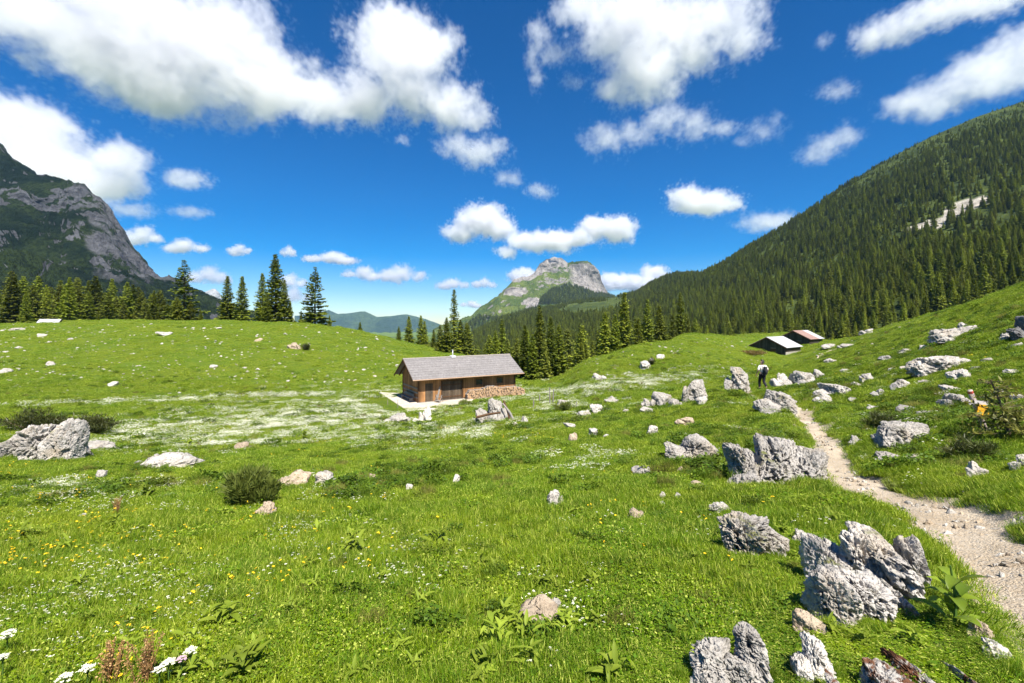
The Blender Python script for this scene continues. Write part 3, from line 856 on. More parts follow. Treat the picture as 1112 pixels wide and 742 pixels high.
def scatter(name, pts, rot, scl, idx, tint, protos, label=None, cat=None):
    """one object of kind stuff: the prototypes set out on the given points"""
    me = bpy.data.meshes.new(name)
    me.vertices.add(len(pts)); me.vertices.foreach_set('co', np.asarray(pts, np.float32).ravel())
    for k, ty, v in (('rot', 'FLOAT_VECTOR', rot), ('scl', 'FLOAT_VECTOR', scl)):
        a = me.attributes.new(k, ty, 'POINT'); a.data.foreach_set('vector', np.asarray(v, np.float32).ravel())
    a = me.attributes.new('idx', 'INT', 'POINT'); a.data.foreach_set('value', np.asarray(idx, np.int32))
    a = me.attributes.new('tint', 'FLOAT', 'POINT'); a.data.foreach_set('value', np.asarray(tint, np.float32))
    o = bpy.data.objects.new(name, me); COL.objects.link(o)
    coll = bpy.data.collections.new(name + '_kinds')
    for i, (d) in enumerate(protos):
        q = bpy.data.objects.new('%s_%03d' % (name, i), d); coll.objects.link(q)
    g = bpy.data.node_groups.new(name, 'GeometryNodeTree')
    g.interface.new_socket('Geometry', in_out='INPUT', socket_type='NodeSocketGeometry')
    g.interface.new_socket('Geometry', in_out='OUTPUT', socket_type='NodeSocketGeometry')
    N, L = g.nodes.new, g.links.new
    gi, go = N('NodeGroupInput'), N('NodeGroupOutput')
    ci = N('GeometryNodeCollectionInfo'); ci.inputs['Collection'].default_value = coll
    ci.inputs['Separate Children'].default_value = True; ci.inputs['Reset Children'].default_value = True
    ip = N('GeometryNodeInstanceOnPoints'); ip.inputs['Pick Instance'].default_value = True
    def at(nm, ty):
        x = N('GeometryNodeInputNamedAttribute'); x.data_type = ty; x.inputs['Name'].default_value = nm; return x.outputs['Attribute']
    er = N('FunctionNodeEulerToRotation'); L(at('rot', 'FLOAT_VECTOR'), er.inputs[0])
    L(gi.outputs[0], ip.inputs['Points']); L(ci.outputs[0], ip.inputs['Instance']); L(at('idx', 'INT'), ip.inputs['Instance Index'])
    L(er.outputs[0], ip.inputs['Rotation']); L(at('scl', 'FLOAT_VECTOR'), ip.inputs['Scale'])
    L(ip.outputs[0], go.inputs[0])
    md = o.modifiers.new('scatter', 'NODES'); md.node_group = g
    tag(o, label, cat, kind='stuff')
    return o

# whole-tree meshes (crown + trunk in one) for the mass of the forest
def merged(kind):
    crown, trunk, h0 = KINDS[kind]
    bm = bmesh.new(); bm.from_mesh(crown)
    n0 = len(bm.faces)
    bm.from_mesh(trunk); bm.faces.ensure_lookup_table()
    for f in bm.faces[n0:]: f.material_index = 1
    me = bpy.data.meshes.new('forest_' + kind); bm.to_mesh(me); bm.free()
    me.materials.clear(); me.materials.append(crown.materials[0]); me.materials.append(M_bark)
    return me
_fk = ['dense0', 'dense1', 'slim0', 'slim1', 'dense2', 'bushy1', 'gaunt']
FOREST = [merged(k) for k in _fk]; _fh = np.array([KINDS[k][2] for k in _fk])
fp = P[rest]; fh = Ht[rest]
# dark wood on the flank of the rocky summit, drawn from its own surface
ex = []
for i in range(1500):
    u = _fr.uniform(586, 668); 
    lo_ = np.interp(u, [586, 600, 618, 632, 645, 668], [326, 314, 309, 313, 319, 322]); hi_ = np.interp(u, [586, 620, 668], [331, 330, 325])
    v = _fr.uniform(min(lo_, hi_ - 1), hi_)
    Yd = 2380 + (331 - v) * 4.2
    ex.append(((u - U0) / F * Yd, Yd, (V0 - v) / F * Yd))
for i in range(500):
    u = _fr.uniform(497, 590); v = np.interp(u, [497, 520, 545, 590], [356, 344, 345, 332]) + abs(_fr.normal(0, 7))
    Yd = 2000 + (u - 500) * 4
    ex.append(((u - U0) / F * Yd, Yd, (V0 - v) / F * Yd))
PEAK = bpy.data.objects['mountain.001']
from mathutils.bvhtree import BVHTree
_bv = BVHTree.FromPolygons([v.co for v in PEAK.data.vertices], [p.vertices for p in PEAK.data.polygons])
ex2 = []
for q in ex:
    hitp = _bv.ray_cast(Vector((0, 0, 0)), Vector(q).normalized())
    if hitp[0] is not None: ex2.append(hitp[0])
ex2 = np.array([tuple(q) for q in ex2])
eh = _fr.uniform(12, 24, len(ex2))
allp = np.concatenate([fp, ex2]); allh = np.concatenate([fh, eh])
ii = _fr.integers(0, len(_fk), len(allp))
ss = allh / _fh[ii]
ww = _fr.uniform(.8, 1.15, len(allp))
scatter('forest', allp - np.array([0, 0, .3]), np.stack([np.zeros(len(allp)), np.zeros(len(allp)), _fr.uniform(0, 6.28, len(allp))], 1),
        np.stack([ss * ww, ss * ww, ss], 1), ii, _fr.random(len(allp)), FOREST, 'dense spruce forest covering the long mountain slope', 'forest')

# ------------------------------------------------------------------ dwarf pines and other shrubs
M_shrub = mat_leafy('dwarf_pine_needles', (.022, .034, .008), (.075, .085, .018), (.12, .095, .03), .2)
M_shrub_dry = mat_leafy('olive_shrub_needles', (.060, .090, .014), (.210, .250, .045), (.26, .24, .06), .35)
M_twig = plain('shrub_twig', (.14, .10, .07), .9, .1)
def shrub(u, vb, wpx, hpx, label, mat=None, n=3600, spike=.10, name='dwarf_pine', up=.8, cat='shrub', depth=.8, Y=None):
    g = hit(u, vb) if Y is None else Vector(((u - U0) / F * Y, Y, gz1((u - U0) / F * Y, Y)))
    k = g.y / F
    w, h = wpx * k / 2, hpx * k
    rs = np.random.default_rng(int(u * 7 + vb))
    # several upswept stems, each carrying a cloud of short needle sprays
    ns = 16
    a = rs.uniform(0, 6.28, ns); r = np.sqrt(rs.random(ns)) * .85
    cx, cy = np.cos(a) * r * w, np.sin(a) * r * w * depth
    ch = h * (1 - .55 * r ** 2) * rs.uniform(.45, 1.08, ns)
    i = rs.integers(0, ns, n)
    f = rs.random(n) ** .6
    sp = .10 + .16 * np.sin(f * 2.6)
    base = np.stack([cx[i] * (.35 + .65 * f) + rs.normal(0, 1, n) * w * sp * .62, cy[i] * (.35 + .65 * f) + rs.normal(0, 1, n) * w * depth * sp * .62, ch[i] * f * rs.uniform(.85, 1.05, n)], 1)
    d = np.stack([rs.normal(0, .6, n), rs.normal(0, .6, n), rs.uniform(.1, 1, n) * up * 1.6], 1)
    d += np.stack([cx[i] / max(w, .01), cy[i] / max(w, .01), np.zeros(n)], 1) * .6
    d /= np.linalg.norm(d, axis=1, keepdims=True)
    ln = spike * rs.uniform(.6, 1.4, n)[:, None] * max(h, .25)
    V, Fq = kites(base, base + d * ln * 1.7, (ln[:, 0] * .10), rs.normal(0, 1, (n, 3)), rs)
    sh = np.repeat(np.clip(.2 + .6 * f + rs.normal(0, .15, n), 0, 1), 4)
    root = empty(name, (g.x, g.y + w * depth * .6, gz1(g.x, g.y + w * depth * .6) - .03))
    tag(root, label, cat)
    mesh_np('foliage', V, Fq, mat or M_shrub, False, {'shade': sh}, parent=root)
    m = MB()
    for q in range(0, ns, 2):
        m.tube([(0, 0, -.05), (cx[q] * .5, cy[q] * .5, ch[q] * .45), (cx[q], cy[q], ch[q] * .9)], [.03 * h, .02 * h, .006 * h], 5)
    m.build('stem', M_twig, root)
    return root
shrub(266, 552, 58, 44, 'feathery olive-green dwarf pine beside tan lying rocks', M_shrub_dry, 9000, .13, up=1.3)
shrub(88, 472, 54, 26, 'dark juniper bush against the big pitted boulder, at its meadow side', None, 3200, .12, 'juniper_bush')
shrub(22, 470, 66, 26, 'dark juniper bush behind the big pitted boulder', None, 3200, .12, 'juniper_bush')
shrub(331, 381, 12, 8, 'small dark bush beside the brown rock on the grassy hill', None, 700, .2, 'juniper_bush')
shrub(708, 397, 9, 8, 'small dark bush between pale rocks on the knoll', None, 600, .2, 'juniper_bush')
shrub(962, 466, 40, 18, 'low dark green bush above the slab ringed with grass', M_shrub, 2600, .14, 'low_bush')
shrub(612, 447, 22, 12, 'round green bush among pale stones past the firewood', M_shrub_dry, 1500, .16, 'low_bush')
shrub(1068, 500, 62, 26, 'spreading dark bush around the foot of the leaning sapling', M_shrub, 3000, .13, 'low_bush')
shrub(985, 533, 34, 11, 'tuft of low green shrub growing in the middle of the path', M_shrub_dry, 1600, .18, 'low_bush')
shrub(822, 388, 34, 5, 'reddish brown patch of low scrub in front of the grey-roofed huts', mat_leafy('rusty_scrub_leaves', (.11, .065, .018), (.20, .14, .035), None, .2), 2200, .3, 'low_scrub')
shrub(505, 440, 16, 5, 'low weeds growing along the forecourt edge', M_shrub_dry, 900, .3, 'low_scrub')

# leaning sapling by the signpost: a bent stem and sparse feathery side branches
def sapling():
    g = Vector((0, 0, 0)); Y = 8.4
    x = (1097 - U0) / F * Y
    root = empty('larch_sapling', (x, Y, gz1(x, Y) - .05))
    tag(root, 'leaning feathery larch sapling in front of the trail signpost', 'tree')
    rs = np.random.default_rng(4)
    top = Vector((-.26, .1, 1.15))
    stem = [Vector((.0, 0, 0)), Vector((-.04, .02, .35)), Vector((-.13, .06, .75)), top]
    m = MB(); m.tube(stem, [.035, .028, .018, .007], 7)
    B, T, W, N, S = [], [], [], [], []
    for k in range(46):
        f = .12 + .86 * (k + rs.random()) / 46
        i = min(int(f * 3), 2); p = stem[i].lerp(stem[i + 1], f * 3 - i)
        a = rs.uniform(0, 6.28); L = (1 - f) ** .7 * .62 * rs.uniform(.5, 1.1) + .12
        d = Vector((math.cos(a), math.sin(a), rs.uniform(.05, .45)))
        m.tube([p, p + d * L * .5, p + d * L + Vector((0, 0, -.05 * L))], [.008, .006, .003], 4)
        for j in range(int((30 if f < .5 else 7) * L / .5) + 4):
            s = rs.uniform(.15, 1); q = p + d * L * s
            e = q + Vector((rs.normal(0, 1), rs.normal(0, 1), rs.normal(0.2, .8))).normalized() * rs.uniform(.07, .15)
            B.append(q); T.append(e); W.append(.018); N.append(rs.normal(0, 1, 3)); S.append(min(1, max(0, .3 + .5 * s + rs.normal(0, .2))))
    m.build('trunk', M_twig, root)
    V, Fq = kites(np.array([tuple(b) for b in B]), np.array([tuple(b) for b in T]), np.array(W), np.array(N), rs)
    mesh_np('crown', V, Fq, mat_leafy('larch_needles', (.06, .075, .015), (.20, .19, .035), None, .3), False, {'shade': np.repeat(S, 4)}, parent=root)
sapling()
# ------------------------------------------------------------------ rocks
M_rock = mat_rock('grey_limestone')
M_rock_pale = mat_rock('pale_limestone', (.44, .405, .355), (.13, .118, .10), (.42, .34, .25), .3)
M_rock_tan = mat_rock('tan_limestone', (.42, .335, .24), (.18, .13, .085), (.36, .26, .15), .2)
M_rock_red = mat_rock('earth_red_rock', (.40, .37, .33), (.12, .09, .08), (.30, .17, .10), .5, red=1)
M_stone_white = mat_rock('white_stone', (.50, .46, .40), (.22, .20, .165), (.44, .37, .28), 0)
_ico = {}
def ico(level):
    if level not in _ico:
        bm = bmesh.new(); bmesh.ops.create_icosphere(bm, subdivisions=level, radius=1)
        _ico[level] = (np.array([v.co[:] for v in bm.verts]), np.array([[v.index for v in f.verts] for f in bm.faces]))
        bm.free()
    return _ico[level]

def rock_np(seed, s, level=5, facets=11, pit=1.0, off=(0, 0, 0), rot=0.0, tilt=(0, 0), flat_top=0, jag=1.0, lean=.42, az=0.0):
    """one boulder: a faceted lump broken by strata, sharp karst ridges and hollows; s = half sizes in metres"""
    d, Fc = ico(level)
    rs = np.random.default_rng(seed)
    nr = rs.normal(0, 1, (facets, 3)); nr /= np.linalg.norm(nr, axis=1, keepdims=True)
    offs = rs.uniform(.55, 1.0, facets)
    if flat_top:
        nr[0] = [0, 0, 1]; offs[0] = flat_top
    q = np.maximum(d @ nr.T, 0) / offs
    r = 1 / np.maximum((q ** 22).sum(1) ** (1 / 22.), .55)
    r = np.minimum(r, 1.4)
    p = d * r[:, None]
    bx = np.sign(d) * np.abs(d) ** .72                       # boxier than an egg
    k_ = .55 if level >= 6 else .22
    p = (1 - k_) * p + k_ * bx * (r / 1.15)[:, None]
    p = p * (1 + .42 * jag * (fbm(p * 1.3 + seed, 3, seed) - .5))[:, None]
    low = d[:, 2] < 0
    p[low, :2] *= np.minimum(1 / np.sqrt(np.maximum(1 - d[low, 2] ** 2, .03)), 2.6)[:, None] ** .92     # a broad foot, never an undercut egg
    P = p * np.array(s)
    m = float(np.mean(s))
    e = m ** .8
    # bedding: thick and thin courses weathered back by different amounts
    sd = np.array([rs.normal(0, .35), rs.normal(0, .35), 1.0]); sd /= np.linalg.norm(sd)
    h = (P @ sd) / (.34 * m) + 1.1 * fbm(P * (1.5 / m) + seed, 3, seed + 7)
    c = np.floor(h); fr = h - c
    back = _h(c.astype(np.int64), np.zeros(len(c), np.int64), np.zeros(len(c), np.int64), seed)
    D = -(.11 * e * jag) * back * sstep(0, .12, fr) * sstep(0, .25, 1 - fr) * sstep(.35, .6, fbm(P * (1.1 / m) + 5, 2, seed + 3))
    # joints: dark upright cracks
    for k in range(2):
        a = rs.uniform(0, 3.14); jn = np.array([math.cos(a), math.sin(a), rs.normal(0, .25)])
        j = (P @ jn) / m * 1.1 + .8 * (fbm(P * (1.6 / m) + 9 * k, 3, seed + 11 + k) - .5) + rs.random()
        D -= .10 * e * jag * np.exp(-(((j - np.round(j)) / .030) ** 2))
    # sharp ridges and hollows of rain-worn limestone
    w = P + .22 * m * np.stack([fbm(P * (2.2 / m) + 3, 2, seed + 20), fbm(P * (2.2 / m) + 8, 2, seed + 21), fbm(P * (2.2 / m) + 13, 2, seed + 22)], 1)
    n1 = np.abs(2 * vnoise(w * (3.4 / m), seed + 30) - 1)
    n2 = np.abs(2 * vnoise(w * (7.5 / m) * np.array([1, 1, 1.5]), seed + 31) - 1)
    D += (.075 * (.42 - n1) * e + .040 * (.42 - n2) * e) * jag
    if level >= 5:
        n3 = np.abs(2 * vnoise(w * (16 / m), seed + 32) - 1)
        D += .022 * (.42 - n3) * e
        hol = fbm(w * (4.6 / m) + 2, 3, seed + 33)
        D -= pit * .17 * e * sstep(.57, .67, hol)
        hol2 = fbm(w * (12 / m) + 2, 2, seed + 34)
        D -= pit * .085 * e * sstep(.57, .68, hol2)
    if level >= 6:
        D += .016 * e * (fbm(P * (34 / m), 3, seed + 35) - .5) * 2
    P = P + d * D[:, None]
    P[:, 1] += lean * P[:, 2]                                # the face slopes back into the hill
    M = np.array(Euler((R(tilt[0]), R(tilt[1]), R(rot))).to_matrix())
    P = P @ M.T
    c_, s_ = math.cos(az), math.sin(az)                      # turned to lie across the slope
    P = np.stack([P[:, 0] * c_ + P[:, 1] * s_, -P[:, 0] * s_ + P[:, 1] * c_, P[:, 2]], 1)
    return P + np.array(off), Fc

ROCKS = []      # footprints, for leaving grass out
def rock_obj(parts, loc, label, mat, group=None, name='limestone_boulder', cat='rock'):
    V, Fs, b = [], [], 0
    for v, f in parts:
        V.append(v); Fs.append(f + b); b += len(v)
    V = np.concatenate(V); Fs = np.concatenate(Fs)
    o = mesh_np(name, V, Fs, mat, True)
    o.location = loc
    tag(o, label, cat, group)
    up = V[V[:, 2] > .02] if (V[:, 2] > .02).any() else V
    for v, f in parts:
        u_ = v[v[:, 2] > .0]
        if len(u_) < 4: continue
        lo, hi = u_.min(0), u_.max(0)
        ROCKS.append((loc[0] + (lo[0] + hi[0]) / 2, loc[1] + (lo[1] + hi[1]) / 2, (hi[0] - lo[0]) / 2, (hi[1] - lo[1]) / 2, (hi[2])))
    return o

def rock(u, vb, wpx, hpx, label, mat=None, level=5, depth=.75, sink=.35, rot=0, tilt=(0, 0), pit=1.0, facets=11, flat=.86, seed=None, name='limestone_boulder', group=None, jag=.72, lumps=True):
    """a boulder whose visible face is wpx by hpx photo pixels, its foot at row vb"""
    g = hit(u, vb)
    k = g.y / F
    hw, hh = wpx * k / 2, hpx * k
    hd = hw * depth
    y = g.y + hd * .8
    x = (u - U0) / F * y
    z = min(gz1(x, y), g.z + .12)
    az = math.atan((u - U0) / F)
    if wpx < 24: flat, jag = 0, 1.0
    tot = hh * (1 + sink)                      # part below ground
    zc = g.z + hh - tot / 2
    s = int(u * 13 + vb * 7) if seed is None else seed
    rs = np.random.default_rng(s + 5)
    def fit(v, cx, cz_top, fw, fh):
        lo, hi = v.min(0), v.max(0)
        v[:, 0] = (v[:, 0] - (lo[0] + hi[0]) / 2) * (2 * hw * fw / (hi[0] - lo[0])) + cx
        v[:, 2] = (v[:, 2] - hi[2]) * (tot * fh / (hi[2] - lo[2])) + cz_top
        return v
    parts = []
    if wpx >= 16 and lumps:
        n = 2 if wpx < 30 else 3
        k0 = rs.uniform(-.22, .22)
        v, f = rock_np(s, (hw * .75, hd, tot / 2 * 1.04), level, facets, pit, (0, 0, 0), rot, tilt, flat, jag, az=az)
        parts.append((fit(v, k0 * hw, tot / 2, .80, 1), f))
        for i in range(n):
            sg = -1 if (i % 2 == 0) == (k0 > 0) else 1
            fw = rs.uniform(.34, .55); fh = rs.uniform(.45, .72)
            cx = sg * hw * (1 - fw)
            v, f = rock_np(s + 40 + i, (hw * fw, hd * .7, tot * .35), max(4, level - 1), facets, pit, (0, 0, 0), rs.uniform(-40, 40), (rs.uniform(-15, 15), rs.uniform(-12, 12)), 0, jag, az=az)
            v = fit(v, cx, tot / 2 - tot * (1 - fh) * .72, fw, fh)
            v[:, 1] += rs.uniform(-.5, .15) * hd
            parts.append((v, f))
    else:
        v, f = rock_np(s, (hw * 1.04, hd, tot / 2 * 1.04), level, facets, pit, (0, 0, 0), rot, tilt, flat, jag, az=az)
        parts.append((fit(v, 0, tot / 2, 1, 1), f))
    return rock_obj(parts, (x, y, zc), label, mat or M_rock, group, name)

def lumps_px(label, mat, Y, L, name='limestone_boulder'):
    """a boulder made of several lumps, each given by its outline box in photo pixels (u0, v0, u1, v1), depth offset and style"""
    u0, v0 = L[0][0], L[0][3]
    k = Y / F
    O = Vector(((sum(l[0] + l[2] for l in L) / len(L) / 2 - U0) * k, Y, 0)); O.z = gz1(O.x, O.y)
    parts = []
    for (a, b, c, d_, dy, seed, level, o) in L:
        kk = (Y + dy) / F
        w, h = (c - a) * kk / 2, (d_ - b) * kk / 2
        v, f = rock_np(seed, (w, o.get('dep', min(w, h * 1.3)), h), level, o.get('fac', 11), o.get('pit', 1.1), (0, 0, 0), o.get('rot', 0), o.get('tilt', (0, 0)), o.get('flat', .7), o.get('jag', .65), lean=o.get('lean', .15), az=math.atan(((a + c) / 2 - U0) / F))
        lo, hi = v.min(0), v.max(0)
        v[:, 0] = (v[:, 0] - (lo[0] + hi[0]) / 2) * (2 * w / (hi[0] - lo[0])) + ((a + c) / 2 - U0) * kk
        v[:, 2] = (v[:, 2] - (lo[2] + hi[2]) / 2) * (2 * h / (hi[2] - lo[2])) + (V0 - (b + d_) / 2) * kk
        v[:, 1] += Y + dy
        for _ in range(4):                       # correct for the nearness of the front
            pu_, pv_ = U0 + F * v[:, 0] / v[:, 1], V0 - F * v[:, 2] / v[:, 1]
            for ax, q, lo_, hi_ in ((0, pu_, a, c), (2, -pv_, -d_, -b)):
                sc = (hi_ - lo_) / (q.max() - q.min()); mid = (v[:, ax].max() + v[:, ax].min()) / 2
                v[:, ax] = (v[:, ax] - mid) * sc + mid + ((lo_ + hi_) / 2 - (q.max() + q.min()) / 2 * 1.0) * kk
        v = v - np.array(O)
        parts.append((v, f))
    return rock_obj(parts, O, label, mat, None, name)

# --- large boulders of the near slope
rock(746, 502, 56, 24, 'low grey boulder with a dark flank, alone in grass before the long slab', level=6, seed=8, pit=1.2)

lumps_px('big pitted boulder between dark juniper bushes on the meadow', M_rock, hit(48, 502).y, [
    (42, 454, 99, 518, .45, 21, 7, dict(pit=1.9, dep=.75, flat=.85, fac=16, jag=.9)), (-8, 468, 54, 518, .3, 22, 7, dict(pit=1.8, dep=.7, fac=16, jag=.9)), (18, 460, 76, 520, .2, 23, 7, dict(pit=1.8, dep=.6, fac=16, jag=.9)), (60, 466, 92, 512, .1, 24, 7, dict(pit=1.8, dep=.5, fac=16))])
lumps_px('knobbly pitted boulder halfway between heart-shaped rock and long slab', M_rock, hit(815, 603).y, [
    (778, 554, 836, 632, .18, 5, 7, dict(pit=1.9, dep=.24, fac=15, jag=.8)), (798, 556, 858, 630, .22, 6, 7, dict(pit=1.7, dep=.22, fac=15, jag=.8)), (806, 576, 856, 634, .08, 7, 7, dict(pit=1.6, dep=.16, fac=15))])
lumps_px('long pale slab rising beside the path, biggest of the pitted boulders', M_rock, hit(838, 530).y, [
    (816, 470, 900, 556, .60, 34, 7, dict(pit=1.5, dep=.42, lean=.4, flat=.75, fac=18, jag=.5)), (770, 506, 840, 568, .25, 35, 7, dict(pit=1.3, tilt=(0, -8), fac=15)), (784, 480, 816, 530, .75, 12, 6, dict(dep=.25)), (842, 484, 902, 552, .38, 36, 7, dict(pit=1.3, dep=.28, lean=.4, flat=.75, fac=18, jag=.5)), (796, 486, 866, 556, .42, 37, 7, dict(pit=1.4, dep=.32, lean=.4, flat=.75, fac=18, jag=.5))])
rock(782, 556, 26, 9, 'low shelf of rock at the meadow foot of the long pale slab', level=6, seed=15, depth=.6, rot=-10)
YH = hit(935, 664).y
lumps_px('largest near boulder, tilted slab over a pitted lower block beside the big-leaved plant', M_rock, YH, [
    (916, 566, 1002, 668, .36, 3, 7, dict(pit=1.0, tilt=(0, 5), dep=.26, flat=.6, fac=13)),
    (904, 572, 960, 662, .42, 73, 7, dict(pit=1.2, dep=.22, flat=.7, fac=13)),
    (960, 580, 1010, 664, .40, 74, 7, dict(pit=1.0, dep=.20, flat=.7, fac=13)),
    (868, 612, 940, 716, -.04, 17, 7, dict(pit=1.6, dep=.19, flat=.65, fac=14)),
    (906, 618, 978, 716, .02, 77, 7, dict(pit=1.4, dep=.18, flat=.7, fac=14)),
    (886, 604, 954, 700, .18, 79, 7, dict(pit=1.2, dep=.18, flat=.8)),
    (868, 578, 928, 650, .50, 9, 7, dict(pit=1.2, dep=.18, flat=.7)),
    (944, 624, 1004, 730, .10, 29, 7, dict(pit=1.2, dep=.20, fac=13))])
YT = hit(796, 740).y
lumps_px('heart-shaped pale rock with a notch in its top', M_rock_pale, YT, [
    (748, 692, 800, 780, .02, 41, 7, dict(dep=.13, pit=1.6, fac=15)), (794, 675, 841, 780, .05, 44, 7, dict(dep=.13, pit=1.6, fac=15)), (770, 708, 826, 780, -.01, 46, 7, dict(dep=.11, pit=1.4, fac=15))])
YR = hit(985, 752).y
lumps_px('low earthy red-brown rock with white patches at the edge of the view', M_rock_red, YR, [
    (914, 714, 1004, 800, -.02, 51, 7, dict(dep=.15, pit=.9, fac=15)), (962, 708, 1056, 800, .02, 56, 7, dict(dep=.15, pit=.9, fac=15)), (1034, 722, 1092, 800, .0, 52, 6, dict(dep=.11)), (896, 728, 946, 800, -.06, 53, 6, dict(dep=.09))])
rock(880, 742, 42, 38, 'small upright pale rock between heart-shaped and red-brown rocks', M_rock_pale, 6, seed=61)
rock(878, 692, 34, 17, 'smooth cream stone lying in grass below the largest near boulder', M_rock_tan, 5, pit=.2, seed=62, facets=8, jag=.6)
rock(768, 756, 40, 14, 'flat pale stone at the foot of the heart-shaped rock', M_rock_pale, 5, seed=63)
rock(1062, 694, 26, 16, 'tan slab in shade of the big-leaved plant', M_rock_tan, 6, seed=64, depth=.5)
rock(1076, 716, 30, 14, 'small ledge of rock in grass between big-leaved plant and path', M_rock, 5, seed=65)
rock(887, 612, 26, 20, 'grey stone in the grass at the shoulder of the largest near boulder', M_rock, 5, seed=66)
rock(868, 590, 16, 12, 'small rounded stone between knobbly boulder and largest near boulder', M_rock, 5, seed=67)
# --- along the path and right-hand slope
rock(840, 446, 46, 20, 'flat-topped boulder just in front of the hiker', level=6, seed=71, depth=.6, flat=.7)
rock(798, 426, 28, 27, 'tall pale pinkish boulder on the path side away from the grey huts', M_rock_pale, 6, seed=72, depth=.7)
rock(849, 421, 22, 15, 'dark-flanked rock at the hiker elbow', level=5, seed=73)
rock(752, 437, 30, 23, 'pale peaked rock at the end of the knoll meadow', M_rock_pale, 6, seed=74)
rock(717, 441, 26, 14, 'low pale rock next to the pale peaked rock', M_rock_pale, 5, seed=75)
rock(733, 443, 16, 9, 'stone lodged between the two pale rocks of the knoll meadow', M_rock_pale, 5, seed=751)
rock(702, 443, 16, 9, 'small grey stone before the low pale rock of the knoll meadow', M_rock, 5, seed=76)
rock(762, 441, 14, 10, 'white stone at the foot of the pale peaked rock', M_stone_white, 5, seed=77)
rock(903, 431, 42, 13, 'flat stacked slabs beside the upper path bend', level=6, seed=78, flat=.6, depth=.6)
rock(892, 438, 22, 9, 'lower piece broken off the flat stacked slabs', level=5, seed=79)
rock(873, 419, 26, 15, 'dark rock with a shadowed hollow above the upper path', level=5, seed=80)
rock(887, 412, 18, 10, 'small slab behind the dark hollowed rock', level=5, seed=81)
rock(976, 487, 62, 25, 'slab ringed round a cushion of grass above the path', level=6, seed=82, pit=1.3, flat=.6, depth=.6)
rock(929, 484, 16, 10, 'grey stone beside the slab ringed round grass', level=5, seed=83)
rock(962, 504, 24, 10, 'pale flat stone at the path bank under the ringed slab', M_rock_pale, 5, seed=84)
rock(996, 503, 22, 6, 'thin pale stone on the path bank next to the flat one', M_rock_pale, 5, seed=85)
rock(1058, 520, 20, 16, 'round white stone on the grassy bank above the path', M_stone_white, 5, seed=86, pit=.2, jag=.5, facets=9)
rock(1034, 443, 36, 15, 'dark craggy rock touching the trail signpost', level=6, seed=87, jag=1.2)
rock(1018, 406, 62, 19, 'wide pale ledge of rock over a dark grassy hollow', level=6, seed=88, flat=.6, depth=.5, tilt=(0, -6))
rock(1042, 413, 22, 12, 'dark end block under the wide pale ledge', level=5, seed=89)
rock(1036, 370, 54, 17, 'long whitish outcrop on the upper slope', M_rock_pale, 6, seed=90, flat=.7, depth=.5, tilt=(0, -8))
rock(1047, 357, 10, 7, 'small knob of rock standing on the whitish outcrop', M_rock, 5, seed=91)
rock(1016, 374, 14, 8, 'stone at the low end of the whitish outcrop', M_rock_pale, 5, seed=92)
rock(1107, 372, 30, 30, 'dark upright boulder at the skyline end of the slope', mat_rock('dark_boulder', (.17, .165, .16), (.06, .06, .06), (.15, .13, .10), .3), 6, seed=93, depth=.8)
rock(1093, 371, 16, 10, 'pale rock leaning on the dark upright boulder', M_rock_pale, 5, seed=94)
rock(1108, 512, 22, 16, 'grey rock cut by the frame beside the spreading dark bush', level=5, seed=95)
rock(1108, 574, 20, 10, 'grey stone half buried in the path bank', level=5, seed=96)
_sl = [(940, 416, 15, 10), (978, 424, 22, 11), (955, 431, 17, 8), (1004, 411, 22, 8), (1031, 426, 14, 7), (1006, 381, 12, 6), (986, 384, 14, 5), (963, 392, 14, 6), (982, 403, 9, 5), (970, 404, 7, 4),
       (1087, 430, 15, 6), (1107, 438, 12, 9), (1104, 378, 14, 6), (1098, 408, 18, 6), (983, 449, 22, 7), (1003, 452, 18, 6), (905, 394, 14, 4), (1004, 417, 10, 4), (928, 420, 9, 5), (1013, 468, 9, 5),
       (948, 445, 10, 4), (1073, 393, 10, 4), (930, 398, 8, 3), (1060, 402, 9, 4), (925, 436, 8, 4), (1078, 452, 9, 4), (917, 405, 10, 4), (1020, 391, 9, 4)]
for i, (u, v, w, h) in enumerate(_sl):
    rock(u, v, w * 1.1, h, 'grey weathered stone poking out of the rocky upper slope', M_rock if i % 3 else M_rock_pale, 4 if w < 14 else 5, seed=200 + i, group='weathered stones on the rocky upper slope', name='limestone_rock')
